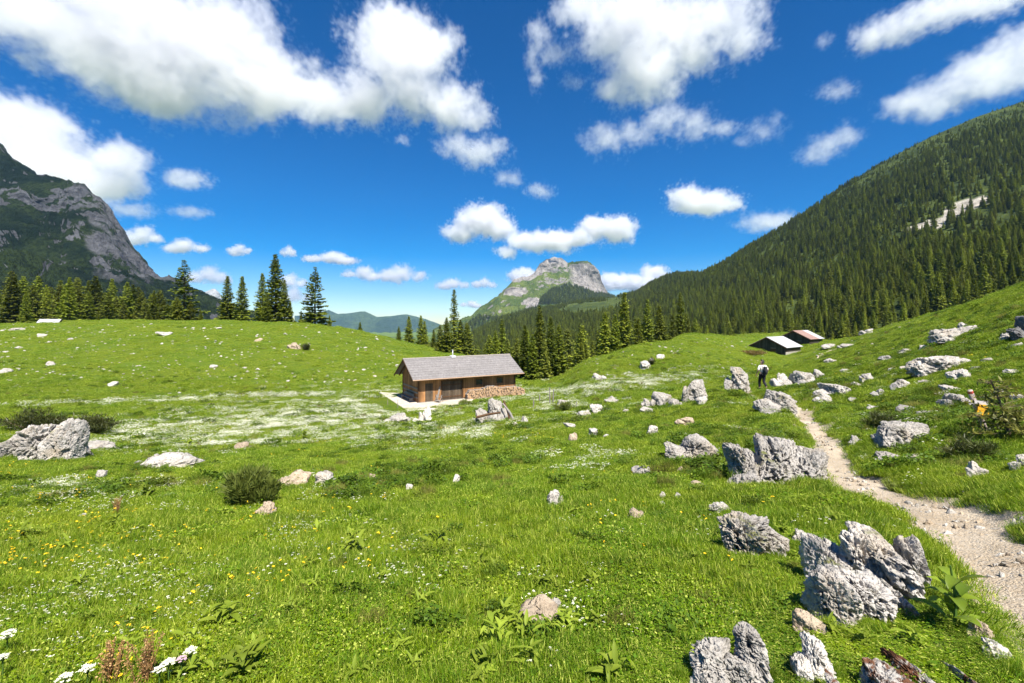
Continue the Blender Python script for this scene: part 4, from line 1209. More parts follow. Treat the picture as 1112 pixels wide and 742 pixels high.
# --- in front of the hut and in the meadow
rock(536, 459, 40, 25, 'rounded white boulder with rotten wood on it in front of the hut', M_rock_pale, 6, seed=101, depth=.8, facets=14, jag=.7)
rock(462, 457, 16, 15, 'pale stone block just below the forecourt', M_stone_white, 5, seed=102)
rock(432, 459, 28, 7, 'flat pale stones in grass beyond the forecourt corner', M_rock_pale, 5, seed=103)
rock(452, 460, 9, 5, 'little pale stone beside the block below the forecourt', M_stone_white, 5, seed=104)
for i, (u, v, w, h, lab) in enumerate([
    (570, 461, 9, 8, 'small white stone beside the rounded boulder and its rotten wood'), (560, 464, 6, 5, 'tiny white stone nearest the rounded boulder with rotten wood'),
    (648, 449, 14, 9, 'white stone at the edge of the flower strip, past the green bush'), (634, 453, 15, 6, 'flat grey stone below the flower strip'),
    (610, 441, 12, 6, 'grey stone touching the round green bush'), (664, 438, 16, 6, 'grey stone on the flower strip'), (619, 466, 14, 6, 'low flat stone on its own in the middle slope'),
    (622, 481, 9, 10, 'narrow white stone standing in the middle slope'), (644, 474, 9, 8, 'white lump of stone level with the narrow white one'), (658, 476, 6, 4, 'pebble-sized stone next to the white lump'),
    (708, 473, 12, 10, 'bright white stone in plain grass under the knoll'), (702, 450, 13, 7, 'grey stone above the bright white one'), (679, 449, 8, 4, 'small flat stone in the strip under the knoll'),
    (744, 463, 20, 8, 'brownish stone low in grass above the low grey boulder'), (700, 517, 26, 8, 'thin ledge of stone sloping through the grass'), (738, 514, 8, 6, 'small brown stone beside the thin ledge'),
    (758, 530, 14, 5, 'brown stone in bare soil near the long pale slab'), (736, 541, 6, 5, 'tiny pale stone in grass by the bare soil'), (719, 541, 6, 6, 'tiny white stone in grass facing the bare soil'),
    (719, 551, 8, 5, 'white pebble in grass below its twin'), (690, 564, 18, 9, 'tan stone half hidden in grass, alone in the slope'), (603, 549, 17, 13, 'whitish stone with leaves in the centre of the slope'),
    (405, 524, 8, 8, 'small white stone standing alone in the central grass'), (446, 534, 10, 7, 'flat pinkish stone in the central grass'), (496, 526, 8, 10, 'upright white stone in the central grass'),
    (318, 530, 30, 12, 'cream stone by the dwarf pine, larger of two'), (355, 527, 23, 12, 'grey-topped stone with a dark underside near the dwarf pine'), (293, 541, 13, 14, 'brown-stained stone at the dwarf pine foot'),
    (288, 561, 20, 12, 'tan stone lying lowest by the dwarf pine'), (280, 549, 15, 10, 'whitish stone tucked under the dwarf pine'), (188, 509, 56, 12, 'long low ledge of pale rock in the flowery meadow'), (166, 507, 16, 12, 'pale knob ending the long low ledge'),
    (110, 490, 30, 8, 'flat pale rock beside the big pitted boulder'), (112, 522, 12, 10, 'small rock in grass below the big pitted boulder'), (262, 489, 14, 7, 'tan stone in the white flower field'),
    (150, 506, 9, 4, 'tiny stone between ledge and pitted boulder'), (88, 563, 8, 4, 'small white stone deep in the flowery grass'),
    (586, 674, 44, 15, 'brown and white rock almost buried in leaves, low in the meadow'), (602, 664, 15, 9, 'white stone beside the leaf-buried rock'),
    (320, 379, 15, 6.8, 'brown rock beside the dark bush on the grassy hill'), (281, 371, 6.8, 3.8, 'white stone above the brown rock of the grassy hill'), (700, 401, 12, 9, 'pale boulder beside the small bush on the knoll'),
    (650, 413, 15, 7, 'flat pale stone low on the knoll'), (717, 390, 9, 5, 'white stone high on the knoll'), (707, 394, 6, 5, 'grey stone behind the knoll bush'), (180, 364, 13.5, 3.8, 'pale stone patch on the hill under the tall airy spruce'),
    (176, 347, 10.5, 3.8, 'pale rock on the very crest under the spruces'), (20, 359, 15, 3, 'pale stony patch below the half-hidden hut'), (47, 366, 6.8, 3.8, 'white stone on the hill below the half-hidden hut'), (21, 379, 7.5, 3, 'flat white stone low on the hill below the half-hidden hut'),
    (122, 420, 9, 5.2, 'little pile of flat white stones in the hill foot'), (5, 405, 9, 4.5, 'white flat stones at the hill foot by the frame edge'), (55, 397, 6.8, 4.5, 'pale split stone in the lower hill'), (232, 400, 6, 3.8, 'white stone in the lower hill near its twin scatter'),
    (921, 378, 22, 4, 'flat pale rubble near the skyline beyond the huts'), (900, 379, 18, 5, 'pale bank of rubble beside the red-roofed hut')]):
    mt = M_rock_tan if any(w_ in lab for w_ in ('tan', 'brown', 'cream')) else (M_stone_white if 'white' in lab else M_rock_pale)
    rock(u, v, w * 1.1, h, lab, mt, 4 if w < 12 else 5, seed=300 + i, pit=.6, name='limestone_rock')
# heap of stones with people-high bushes behind, at the skyline right of the huts
for i, (u, v, w, h) in enumerate([(901, 367, 7, 4), (911, 366, 8, 5), (921, 367, 6, 4), (928, 364, 9, 6), (938, 364, 8, 5), (944, 362, 7, 5), (916, 364, 6, 4)]):
    rock(u, v, w, h, 'block in the heap of pale rubble on the skyline past the red roof', M_rock_pale, 4, seed=400 + i, group='rubble blocks on the skyline', name='rubble_block', sink=.2)

# --- small loose stones on the grass slopes: countable, many alike
_sv = []
for i in range(8):
    v, f = rock_np(500 + i, (1, .8, .6), 3, 8, 0)
    _sv.append(mesh_np('loose_stone', v, f, [M_stone_white, M_rock_pale][i % 2], False, link=False).data)
_rs = np.random.default_rng(12)
def loose(n, ubox, vbox, size, label, group, clump=None):
    k = 0
    while k < n:
        u, v = _rs.uniform(*ubox), _rs.uniform(*vbox)
        g = hit(u, v)
        if g.y > 135 or g.y < 3: continue
        if clump is not None:
            if fbm(np.array([[g.x * clump, g.y * clump, 0.]]), 3, 61)[0] < .46: continue
        px = size[0] + (size[1] - size[0]) * _rs.random() ** 2.2
        s = px * g.y / F / 2
        o = bpy.data.objects.new('loose_stone', _sv[_rs.integers(0, 8)]); COL.objects.link(o)
        o.location = (g.x, g.y, g.z + s * .12); o.scale = (s, s * _rs.uniform(.7, 1.1), s * _rs.uniform(.5, 1.0)); o.rotation_euler = (_rs.normal(0, .2), _rs.normal(0, .2), _rs.uniform(0, 6.3))
        tag(o, label, 'stone', group); k += 1
loose(105, (0, 270), (352, 428), (1.2, 5), 'small white stone among many on the grassy hill under the spruces', 'loose stones on the grassy hill', .12)
loose(75, (270, 440), (358, 428), (1.2, 5), 'small white stone among many on the hill end nearest the hut', 'loose stones on the hill end by the hut', .12)
loose(35, (620, 830), (366, 415), (1.2, 4), 'small pale stone among many on the grassy knoll', 'loose stones on the knoll')
loose(42, (880, 1110), (370, 470), (1.5, 5), 'small loose stone among many on the rocky upper slope', 'loose stones on the rocky upper slope')
loose(30, (560, 780), (440, 560), (1.5, 5), 'small loose stone scattered in the middle slope grass', 'loose stones in the middle slope', .2)
# ------------------------------------------------------------------ the log hut
M_wall = mat_wood('brown_boards', (.25, .115, .042), (.54, .29, .120), 4.6, 0)
M_gable = mat_wood('reddish_boards', (.25, .105, .040), (.54, .265, .110), 4.6, 1)
M_beam = plain('dark_beam', (.10, .055, .028), .8, .15, .4, 3)
M_edge = plain('orange_board_edge', (.40, .22, .11), .75, .2, .3, 3)
M_grey_wood = plain('grey_weathered_wood', (.24, .215, .19), .85, .15, .35, 6)
M_dark_door = mat_wood('grey_brown_door', (.07, .052, .036), (.17, .125, .080), 6, 0)
M_iron = plain('iron', (.06, .06, .06), .5, .5)
M_white_metal = plain('white_metal', (.72, .72, .72), .45, .4, .06, 3)
M_log_end = plain('cut_wood', (.52, .33, .19), .85, .15, .35, 9)

def mat_shingle(name, a, b, dark):
    t = NT(name); o = t.obj()
    n = t.noise(t.scale(o, (11, 4, 4)), 1.0, 4, .7); w = t.noise(o, .7, 4, .6)
    c = t.mix(t.ramp(n, .3, .7), a, b)
    c = t.mix(t.math('MULTIPLY', t.ramp(w, .45, .7), .4), c, dark)
    v = t.voro(t.scale(o, (7, 5, 5)), 1.0).outputs['Color']
    s = t.n('ShaderNodeSeparateColor'); t.l(v, s.inputs[0])
    c = t.bright(c, t.math('ADD', t.math('MULTIPLY', s.outputs[0], .22), .89))
    return t.bsdf(c, .85, .2, t.bump(n, .3, .015))
M_shingle = mat_shingle('grey_shingles', (.165, .152, .146), (.225, .208, .198), (.14, .13, .124))

def slope_roof(m, x0, x1, ridge, eave, half, sgn, courses, lap=.03, th=.05):
    """one roof slope laid in lapped courses; sgn = side of the ridge"""
    n = courses
    for k in range(n):
        ya, yb = half * k / n, half * (k + 1.12) / n
        yb = min(yb, half + .04)
        za = ridge - (ridge - eave) * ya / half; zb = ridge - (ridge - eave) * yb / half + lap
        P = [(x0, sgn * ya, za), (x1, sgn * ya, za), (x1, sgn * yb, zb), (x0, sgn * yb, zb)]
        m.prism(P, (0, 0, -th))

def log_hut():
    h = empty('log_hut', (HUT_O[0], HUT_O[1], HUT_Z), HUT_A)
    tag(h, 'brown wooden alpine hut with grey shingle roof and firewood along its front', 'hut')
    ri, ea, hs = 4.42, 2.50, 3.1
    wx0, wx1, wy = .8, 12.4, 2.45
    wt = ri - (ri - ea) * wy / hs - .12
    m = MB()
    m.box((wx0, -wy, -.3), (3.38, -wy + .12, wt)); m.box((5.72, -wy, -.3), (wx1, -wy + .12, wt)); m.box((3.38, -wy, 2.06), (5.72, -wy + .12, wt))
    m.build('front_wall', M_wall, h)
    m = MB(); m.box((wx0, wy - .12, -.3), (wx1, wy, wt)); m.build('rear_wall', M_wall, h)
    for x in (wx0 + .003, wx1 - .123):
        m = MB(); m.prism([(x, -wy + .13, -.3), (x, wy - .13, -.3), (x, wy - .13, wt), (x, 0, ri - .14), (x, -wy + .13, wt)], (.12, 0, 0)); m.build('gable_wall', M_gable, h)
    # corner posts and log ends
    for x in (wx0 - .05, wx1 - .10):
        for y in (-wy - .04, wy - .12):
            m = MB(); m.box((x, y, -.3), (x + .16, y + .16, wt - .02)); m.build('corner_post', M_beam, h, bevel=.01)
    # roof
    m = MB(); slope_roof(m, 0, 13.15, ri, ea, hs, -1, 9); slope_roof(m, 0, 13.15, ri, ea, hs, 1, 9)
    rf = m.build('roof', M_shingle, h)
    m = MB()
    m.prism([(-.04, -.17, ri - .055), (-.04, 0, ri + .06), (-.04, .17, ri - .055), (-.04, 0, ri + .02)], (13.23, 0, 0)); m.build('ridge_cap', M_grey_wood, rf)
    for x in (-.035, 13.12):
        for sg in (-1, 1):
            m = MB(); m.prism([(x, 0, ri - .06), (x, sg * hs, ea - .06), (x, sg * hs, ea - .25), (x, 0, ri - .26)], (.05, 0, 0)); m.build('barge_board', M_beam, rf)
    m = MB(); m.box((0, -hs - .02, ea - .16), (13.15, -hs + .03, ea - .05)); m.build('fascia_board', M_edge, rf)
    m = MB(); m.tube([(-.05, -hs - .09, ea - .05), (13.2, -hs - .09, ea - .09)], .055, 8); m.build('gutter', plain('copper_gutter', (.42, .27, .17), .5, .4), rf)
    for x in np.arange(.5, 13, 1.25):
        m = MB()
        for sg in (-1, 1):
            m.prism([(x, 0, ri - .30), (x, sg * (hs - .06), ea - .20), (x, sg * (hs - .06), ea - .08), (x, 0, ri - .16)], (.1, 0, 0))
        m.build('rafter', M_beam, rf)
    # vent pipe
    m = MB(); m.box((5.45, -.3, ri - .1), (5.95, .3, ri + .12)); vp = m.build('vent_base', M_white_metal, h, bevel=.02)
    m = MB(); m.tube([(5.70, 0, ri + .12), (5.70, 0, ri + .72)], .055, 10); m.tube([(5.70, 0, ri + .68), (5.70, 0, ri + .76)], [.09, .05], 10); m.build('vent_pipe', M_white_metal, vp, True)
    # double door set back in its opening
    for i, x in enumerate((3.42, 4.57)):
        m = MB(); m.box((x, -wy + .05, .02), (x + 1.11, -wy + .10, 2.02)); d = m.build('door', M_dark_door, h)
        m = MB()
        for z in (.35, 1.6): m.box((x + .03, -wy + .02, z), (x + 1.08, -wy + .048, z + .12))
        m.build('door_batten', M_beam, d)
        m = MB(); hx = x + (1.0 if i == 0 else .10); m.tube([(hx, -wy, 1.0), (hx, -wy - .0, 1.18)], .015, 6); m.build('handle', M_iron, d)
    m = MB(); m.box((3.28, -wy - .03, 0), (3.38, -wy + .14, 2.1)); m.box((5.72, -wy - .03, 0), (5.82, -wy + .14, 2.1)); m.box((3.28, -wy - .031, 2.06), (5.82, -wy + .141, 2.17)); m.build('door_frame', M_beam, h)
    # narrow side door by the corner, small windows
    m = MB(); m.box((1.55, -wy - .03, 0), (2.35, -wy - .002, 1.95)); d = m.build('door', M_dark_door, h)
    m = MB(); m.box((2.2, -wy - .06, .95), (2.28, -wy - .03, 1.1)); m.build('handle', M_iron, d)
    for x in (7.4, 10.0):
        m = MB()
        for a, b, c_, d_ in ((x - .06, 1.42, x, 2.02), (x + .7, 1.42, x + .76, 2.02), (x, 1.42, x + .7, 1.48), (x, 1.96, x + .7, 2.02)):
            m.box((a, -wy - .04, b), (c_, -wy - .002, d_))
        w = m.build('window', M_beam, h)
        m = MB(); m.box((x, -wy - .018, 1.48), (x + .7, -wy - .003, 1.96)); m.build('pane', plain('dark_glass', (.02, .025, .03), .1, .6), w)
    m = MB(); m.box((wx0 - .06, -wy - .07, -.3), (wx1 + .06, -wy - .045, .12)); m.build('base_board', M_grey_wood, h)
    # bracing rails on the sunny gable
    for z in (.45, .95, 1.4):
        m = MB(); m.box((wx0 - .04, -wy + .2, z), (wx0 - .002, wy - .2, z + .13)); m.build('rail', M_grey_wood, h)
log_hut()

def hut_at(a, n, z=0):
    """hut coordinates -> world: a along the ridge, n out of the front wall"""
    p = HUT_O + HX * a + HN * n
    return Vector((p[0], p[1], HUT_Z + z))

def firewood():
    rs = np.random.default_rng(5)
    m = MB()
    V, Fc, mi = [], [], []
    x = 6.2
    root_rot = HUT_A
    b = 0
    def cyl(cx, cz, r, l, yo):
        nonlocal b
        n = int(rs.integers(5, 8)); a0 = rs.uniform(0, 6)
        rr = r * rs.uniform(.75, 1.1, n)
        for yy in (-yo, -yo + l):
            for k in range(n):
                a = a0 + 6.283 * k / n
                V.append((cx + math.cos(a) * rr[k], yy, cz + math.sin(a) * rr[k]))
        for k in range(n):
            Fc.append((b + k, b + (k + 1) % n, b + n + (k + 1) % n, b + n + k)); mi.append(1)
        Fc.append(tuple(b + k for k in range(n - 1, -1, -1))); mi.append(0)
        Fc.append(tuple(b + n + k for k in range(n))); mi.append(0)
        b += 2 * n
    top = lambda q: 1.05 + .14 * math.sin(q * .9) + .10 * math.sin(q * 2.3)
    z = .07
    row = 0
    while z < 1.4:
        q = 6.0 + (row % 2) * .08
        while q < 13.3:
            hgt = top(q) * (1 - sstep(12.6, 13.5, q) * .5) * (.75 + .25 * float(sstep(5.9, 6.5, q)))
            if z < hgt: cyl(q, z, rs.uniform(.065, .105), rs.uniform(.5, .6), rs.uniform(3.16, 3.32))
            q += rs.uniform(.13, .20)
        z += .125; row += 1
    o = mesh_np('firewood_stack', V, Fc, None, False, mats=[M_log_end, M_grey_wood], midx=mi)
    o.location = (HUT_O[0], HUT_O[1], HUT_Z); o.rotation_euler = (0, 0, HUT_A)
    tag(o, 'long stack of pale split firewood under the front eave of the log hut', 'firewood', kind='stuff')
firewood()

def bench():
    r = empty('bench', hut_at(.35, .2), HUT_A); tag(r, 'plank bench against the sunny gable of the log hut', 'bench')
    m = MB(); m.box((-.18, -1.5, .42), (.20, 1.5, .47)); m.build('seat', M_grey_wood, r, bevel=.005)
    m = MB(); m.box((.22, -1.5, .62), (.26, 1.5, .86)); m.build('backrest', M_grey_wood, r, bevel=.005)
    for y in (-1.3, 1.3):
        m = MB(); m.box((-.15, y - .04, 0), (.19, y + .04, .42)); m.box((.19, y - .03, 0), (.25, y + .03, .84)); m.build('leg', M_grey_wood, r)
bench()
def sawhorse():
    r = empty('sawhorse', hut_at(2.75, 3.1), HUT_A + .5); tag(r, 'little grey wooden sawhorse standing before the hut door', 'sawhorse')
    for y in (-.32, .32):
        for s in (-1, 1):
            m = MB(); m.tube([(s * .34, y, 0), (-s * .12, y, .80)], .03, 6); m.build('leg', M_grey_wood, r)
    m = MB(); m.tube([(0, -.42, .56), (0, .42, .56)], .035, 6); m.build('crossbar', M_grey_wood, r)
    m = MB(); m.box((-.28, -.30, .20), (.28, .30, .24)); m.build('shelf', M_grey_wood, r)
sawhorse()
def plank_stack():
    r = empty('plank', hut_at(2.6, 2.62), HUT_A); tag(r, 'grey plank leaning on the wall beside the hut door', 'plank')
    m = MB(); m.prism([(0, 0, 0), (.18, 0, 0), (.62, .14, 1.55), (.44, .14, 1.55)], (0, -.04, 0)); m.build('board', M_grey_wood, r)
plank_stack()

def post(u, vb, hpx, lab, tilt=0, w=.05, mat=None, name='fence_post', group=None):
    g = hit(u, vb); h = hpx * g.y / F
    m = MB(); m.tube([(0, 0, -.15), (tilt * .5, 0, h * .5), (tilt, .02, h)], [w, w * .95, w * .8], 7)
    o = m.build(name, mat or M_grey_wood); o.location = g
    tag(o, lab, 'post', group)
post(597, 438, 17, 'grey fence post past the firewood, taller of the close pair'); post(600.5, 438, 15, 'grey fence post past the firewood, shorter of the close pair', .05)
post(579.5, 444, 9, 'low grey fence post in grass below the firewood end'); post(586, 437, 8, 'stubby grey post at the end of the firewood stack')
post(432, 443, 9, 'thin dark post at the grassy corner of the forecourt', 0, .03); post(421, 440, 6, 'short dark post at the back corner of the forecourt', 0, .03); post(626, 443, 7, 'lone thin post in the flower strip past the hut', 0, .03)

def rotten_wood():
    g = hit(540, 459)
    for pts, lab in (([(.75, .2, .0), (.35, .7, 1.15)], 'dark rotten beam leaning up on the rounded white boulder'), ([(1.05, 0, -.05), (.30, .6, 1.0)], 'grey split beam sliding off the rounded white boulder'),
                     ([(-1.2, -.25, .35), (.2, -.2, .62)], 'brown branch lying across the face of the rounded white boulder')):
        m = MB(); m.tube([pts[0], tuple((a + b) / 2 + .04 for a, b in zip(*pts)), pts[1]], [.075, .07, .05], 7)
        o = m.build('fallen_beam', M_beam if 'dark' in lab or 'brown' in lab else M_grey_wood); o.location = g; tag(o, lab, 'beam')
rotten_wood()

# ------------------------------------------------------------------ the three small huts
def small_hut(u, vr, Y, ang, L, half, ridge, eave, base, M_roof, M_w, label, sheet=None, over=.4, stone=True):
    x = (u - U0) / F * Y; zr = (V0 - vr) / F * Y
    r = empty('hay_hut', (x, Y, zr - ridge), ang); tag(r, label, 'hut')
    w = half - over; wt = ridge - (ridge - eave) * w / half - .1
    for sg, nm in ((-1, 'side_wall'), (1, 'side_wall')):
        m = MB(); m.box((over, sg * w - .06, -2), (L - over, sg * w + .06, wt)); m.build(nm, M_w, r)
    for xx in (over + .003, L - over - .123):
        m = MB(); m.prism([(xx, -w + .07, -2), (xx, w - .07, -2), (xx, w - .07, wt), (xx, 0, ridge - .12), (xx, -w + .07, wt)], (.12, 0, 0)); m.build('gable_wall', M_w, r)
    x1 = L * .62 if sheet else L
    m = MB()
    for sg in (-1, 1): slope_roof(m, 0, x1, ridge, eave, half, sg, 5, .02, .06)
    rf = m.build('roof', M_roof, r)
    if sheet:
        m = MB()
        for sg in (-1, 1): slope_roof(m, x1 + .005, L, ridge, eave, half, sg, 5, .02, .06)
        tag(m.build('roof', sheet, r), 'whitish end of the roof')
    for xx in (-.03, L - .02):
        for sg in (-1, 1):
            m = MB(); m.prism([(xx, 0, ridge - .07), (xx, sg * half, eave - .07), (xx, sg * half, eave - .22), (xx, 0, ridge - .24)], (.05, 0, 0)); m.build('barge_board', M_beam, rf)
    m = MB(); m.box((over - .03, -.5 - w * .35, -1.5), (over - .001, .5 - w * .35, 1.25)); d = m.build('door', M_beam, r)
    m = MB(); m.box((over - .05, -.5 - w * .35, 1.25), (over - .002, .5 - w * .35, 1.36)); m.build('lintel', M_grey_wood, d)
    m = MB(); m.box((over - .04, w * .3, .5), (over - .002, w * .3 + .6, .95)); wn = m.build('window', M_grey_wood, r)
    m = MB(); m.box((over - .05, w * .3 + .06, .56), (over - .041, w * .3 + .54, .89)); m.build('pane', plain('dim_glass', (.02, .02, .025), .1, .6), wn)
    if stone:
        m = MB(); m.box((over - .06, -w - .11, -2), (L - over + .06, -w - .065, .55)); m.build('stone_base', M_stone_white, r)
    return r
M_tin = plain('pale_tin_sheet', (.40, .40, .40), .6, .3, .2, 1.2)
M_rust = plain('rusty_tin_sheet', (.27, .17, .14), .65, .3, .25, 1.5)
M_dark_wood = mat_wood('dark_weathered_boards', (.045, .036, .030), (.13, .105, .09), 4.5, 1)
small_hut(832, 366, 95, R(39.4), 9.0, 3.9, 3.6, 1.5, 0, M_tin, M_dark_wood, 'small dark hut with a pale tin roof, nearer of the pair beyond the hiker')
small_hut(861, 359, 106, R(39.4), 9.5, 3.6, 3.7, 1.75, 0, M_rust, M_dark_wood, 'small dark hut with a rusty red and whitish roof, behind the tin-roofed one', M_tin)
small_hut(43, 346.6, 117, R(28), 4.2, 1.9, 1.6, .7, 0, M_tin, M_dark_wood, 'tiny hut with pale roof half sunk behind the grassy hill crest', stone=False)

# ------------------------------------------------------------------ trail signpost
def signpost():
    Y = 9.2; x = (1071 - U0) / F * Y
    z = gz1(x, Y)
    r = empty('trail_signpost', (x, Y, z)); tag(r, 'leaning trail signpost with yellow and grey arrow boards by the sapling', 'signpost')
    M_post = plain('pinkish_grey_post', (.42, .33, .30), .8, .2, .25, 9)
    vt = (V0 - 424) / F * Y - z; ht = vt
    top = Vector(((1053 - 1071) / F * Y, 0, ht)); d = top.normalized()
    m = MB(); m.tube([-d * .3, top * .5, top], [.05, .048, .045], 10); p = m.build('post', M_post, r, True)
    m = MB(); m.tube([top * .93, top * .985], [.0475, .0465], 10); m.build('red_band', plain('red_paint', (.45, .08, .06), .6, .3), p)
    def board(t, l0, l1, h, mat, dirn, yo):
        c = top * t; m = MB()
        pts = [(c.x + l0, yo, c.z - h), (c.x + l1, yo, c.z - h), (c.x + l1, yo, c.z + h), (c.x + l0, yo, c.z + h)]
        if dirn < 0: pts = [(c.x + l0 + h, yo, c.z - h), (c.x + l1, yo, c.z - h), (c.x + l1, yo, c.z + h), (c.x + l0 + h, yo, c.z + h), (c.x + l0, yo, c.z)]
        if dirn > 0: pts = [(c.x + l0, yo, c.z - h), (c.x + l1 - h, yo, c.z - h), (c.x + l1, yo, c.z), (c.x + l1 - h, yo, c.z + h), (c.x + l0, yo, c.z + h)]
        m.prism(pts, (0, .02, 0)); return m.build('arrow_board', mat, r)
    ye = plain('yellow_paint', (.72, .36, .02), .5, .35, .1)
    board(.72, -.20, .20, .042, plain('grey_board', (.50, .47, .45), .6, .3), -1, -.075)
    board(.62, -.06, .15, .052, ye, 1, -.098)
    board(.48, -.12, .12, .058, ye, 1, -.098)
signpost()

# ------------------------------------------------------------------ hiker
def skin_mesh(name, nodes, edges, mat, parent, level=2):
    me = bpy.data.meshes.new(name)
    me.from_pydata([n[0] for n in nodes], edges, [])
    o = bpy.data.objects.new(name, me); COL.objects.link(o)
    o.modifiers.new('skin', 'SKIN'); me.update()
    if not me.skin_vertices:
        bm = bmesh.new(); bm.from_mesh(me); bm.verts.layers.skin.verify(); bm.to_mesh(me); bm.free()
    for i, n in enumerate(nodes):
        sv = me.skin_vertices[0].data[i]
        r_ = n[1] if hasattr(n[1], '__len__') else (n[1], n[1])
        sv.radius = r_; sv.use_root = (i == 0)
    s = o.modifiers.new('sub', 'SUBSURF'); s.levels = level; s.render_levels = level
    C.view_layer.update()
    ev = o.evaluated_get(C.evaluated_depsgraph_get())
    nm = bpy.data.meshes.new_from_object(ev)
    bpy.data.objects.remove(o)
    nm.name = name
    nm.materials.clear(); nm.materials.append(mat)
    nm.polygons.foreach_set('use_smooth', np.ones(len(nm.polygons), bool))
    q = bpy.data.objects.new(name, nm); COL.objects.link(q); q.parent = parent
    return q

def hiker():
    g = hit(828, 423.5)
    r = empty('person', g, R(12)); r.scale = (1.16, 1.12, 1.12); tag(r, 'hiker seen from behind in a white shirt and dark trousers on the path', 'person')
    skin = plain('skin', (.50, .30, .21), .6, .3, .08, 20)
    N, E = [], []
    def nd(p, rad, par=None):
        N.append((p, rad)); i = len(N) - 1
        if par is not None: E.append((par, i))
        return i
    pel = nd((0, 0, .95), (.15, .11)); sp = nd((0, .01, 1.12), (.135, .10), pel); ch = nd((0, .0, 1.33), (.16, .115), sp); nk0 = nd((0, .015, 1.47), (.07, .065), ch)
    nk = nd((0, .03, 1.54), .055, nk0); hd = nd((0, .045, 1.63), (.078, .095), nk); tp = nd((0, .04, 1.72), (.07, .085), hd)
    nd((0, .155, 1.625), .014, hd)                                     # nose
    for s in (-1, 1): nd((s * .092, .04, 1.64), .012, hd)              # ears
    for s in (-1, 1):
        sh = nd((s * .19, 0, 1.42), .062, ch); el = nd((s * .33, -.05, 1.17), .043, sh); wr = nd((s * .33, .08, .96), .029, el); hn = nd((s * .328, .12, .895), (.034, .018), wr)
        for q in range(4):
            ln = (.075, .085, .08, .062)[q]
            y0 = .155 - .022 * q
            f1 = nd((s * .33, y0, .885 - ln * .5), .0085, hn); nd((s * .312, y0 + .006, .885 - ln), .0075, f1)
        t1 = nd((s * .305, .165, .90), .010, hn); nd((s * .288, .178, .865), .008, t1)
        hp = nd((s * .095, 0, .90), .095, pel)
        f = 1 if s < 0 else -1
        kn = nd((s * .10, .13 if f > 0 else .02, .50), .062, hp); an = nd((s * .105, .10 if f > 0 else -.20, .10 if f > 0 else .16), .040, kn)
        nd((s * .115, .24 if f > 0 else -.07, .045 if f > 0 else .05), (.045, .03), an)
    skin_mesh('body', N, E, skin, r)
    # eyes belong to the face, which looks up the path
    m = MB()
    for s in (-1, 1): m.tube([(s * .033, .128, 1.648), (s * .033, .139, 1.648)], .011, 8)
    m.build('eye', plain('dark_eye', (.03, .02, .015), .3, .5), r)
    # shirt
    N, E = [], []
    a = nd((0, .01, .98), (.165, .125)); b = nd((0, .01, 1.13), (.155, .118), a); c = nd((0, 0, 1.34), (.195, .135), b); d = nd((0, .012, 1.47), (.085, .078), c)
    for s in (-1, 1):
        e = nd((s * .195, 0, 1.425), .078, c); f = nd((s * .295, -.035, 1.25), .072, e); nd((s * .325, -.05, 1.175), .066, f)
    skin_mesh('shirt', N, E, plain('white_shirt', (.72, .66, .60), .85, .1, .06, 9), r)
    N, E = [], []
    a = nd((0, 0, .97), (.158, .12))
    for s in (-1, 1):
        f = 1 if s < 0 else -1
        h_ = nd((s * .098, 0, .88), .108, a); k = nd((s * .10, .13 if f > 0 else .02, .50), .078, h_); nd((s * .105, .105 if f > 0 else -.19, .14 if f > 0 else .20), .062, k)
    skin_mesh('trousers', N, E, plain('dark_trousers', (.028, .026, .034), .85, .1, .2, 9), r)
    for s in (-1, 1):
        f = 1 if s < 0 else -1; z = 0 if f > 0 else .03
        N, E = [], []
        y = .10 if f > 0 else -.20
        a = nd((s * .105, y, .15 + z), .055); b = nd((s * .107, y - .01, .06 + z), (.052, .05), a); c = nd((s * .112, y + .10, .045 + z * .6), (.05, .036), b); nd((s * .115, y + .19, .04 + z * .3), (.04, .028), c)
        skin_mesh('boot', N, E, plain('boot_leather', (.05, .04, .035), .7, .2), r)
    v, f_ = rock_np(7, (.098, .112, .105), 4, 14, 0, jag=.2)
    v = v[:, :] + np.array([0, .03, 1.685]); keep = None
    sel = (v[:, 2] > 1.66) | (v[:, 1] < .045)
    v[:, 1] = np.where(v[:, 1] > .06, .06 + (v[:, 1] - .06) * .9, v[:, 1]); v[:, 2] = np.maximum(v[:, 2], np.where(v[:, 1] > .05, 1.69, 1.58))
    mesh_np('hair', v, f_, plain('dark_hair', (.02, .015, .012), .6, .3), True, parent=r)
    # rucksack
    k = empty('backpack', g, R(12)); k.scale = (.86, 1.08, 1.06); tag(k, 'slim black rucksack on the back of the hiker', 'backpack')
    M_pack = plain('black_nylon', (.022, .024, .028), .6, .3, .2, 12)
    m = MB(); m.box((-.125, -.31, 1.0), (.125, -.13, 1.46)); o = m.build('bag', M_pack, k, True, bevel=.05)
    m = MB(); m.box((-.10, -.36, 1.05), (.10, -.312, 1.26)); m.build('pocket', M_pack, k, True, bevel=.015)
    m = MB(); m.box((-.115, -.33, 1.40), (.115, -.15, 1.49)); m.build('lid', plain('grey_nylon', (.05, .055, .06), .6, .3), k, True, bevel=.03)
    for s in (-1, 1):
        m = MB(); m.tube([(s * .09, -.14, 1.44), (s * .10, -.03, 1.545), (s * .11, .11, 1.48), (s * .12, .15, 1.33), (s * .15, .06, 1.13), (s * .12, -.14, 1.06)], .018, 6); m.build('strap', M_pack, k, True)
hiker()
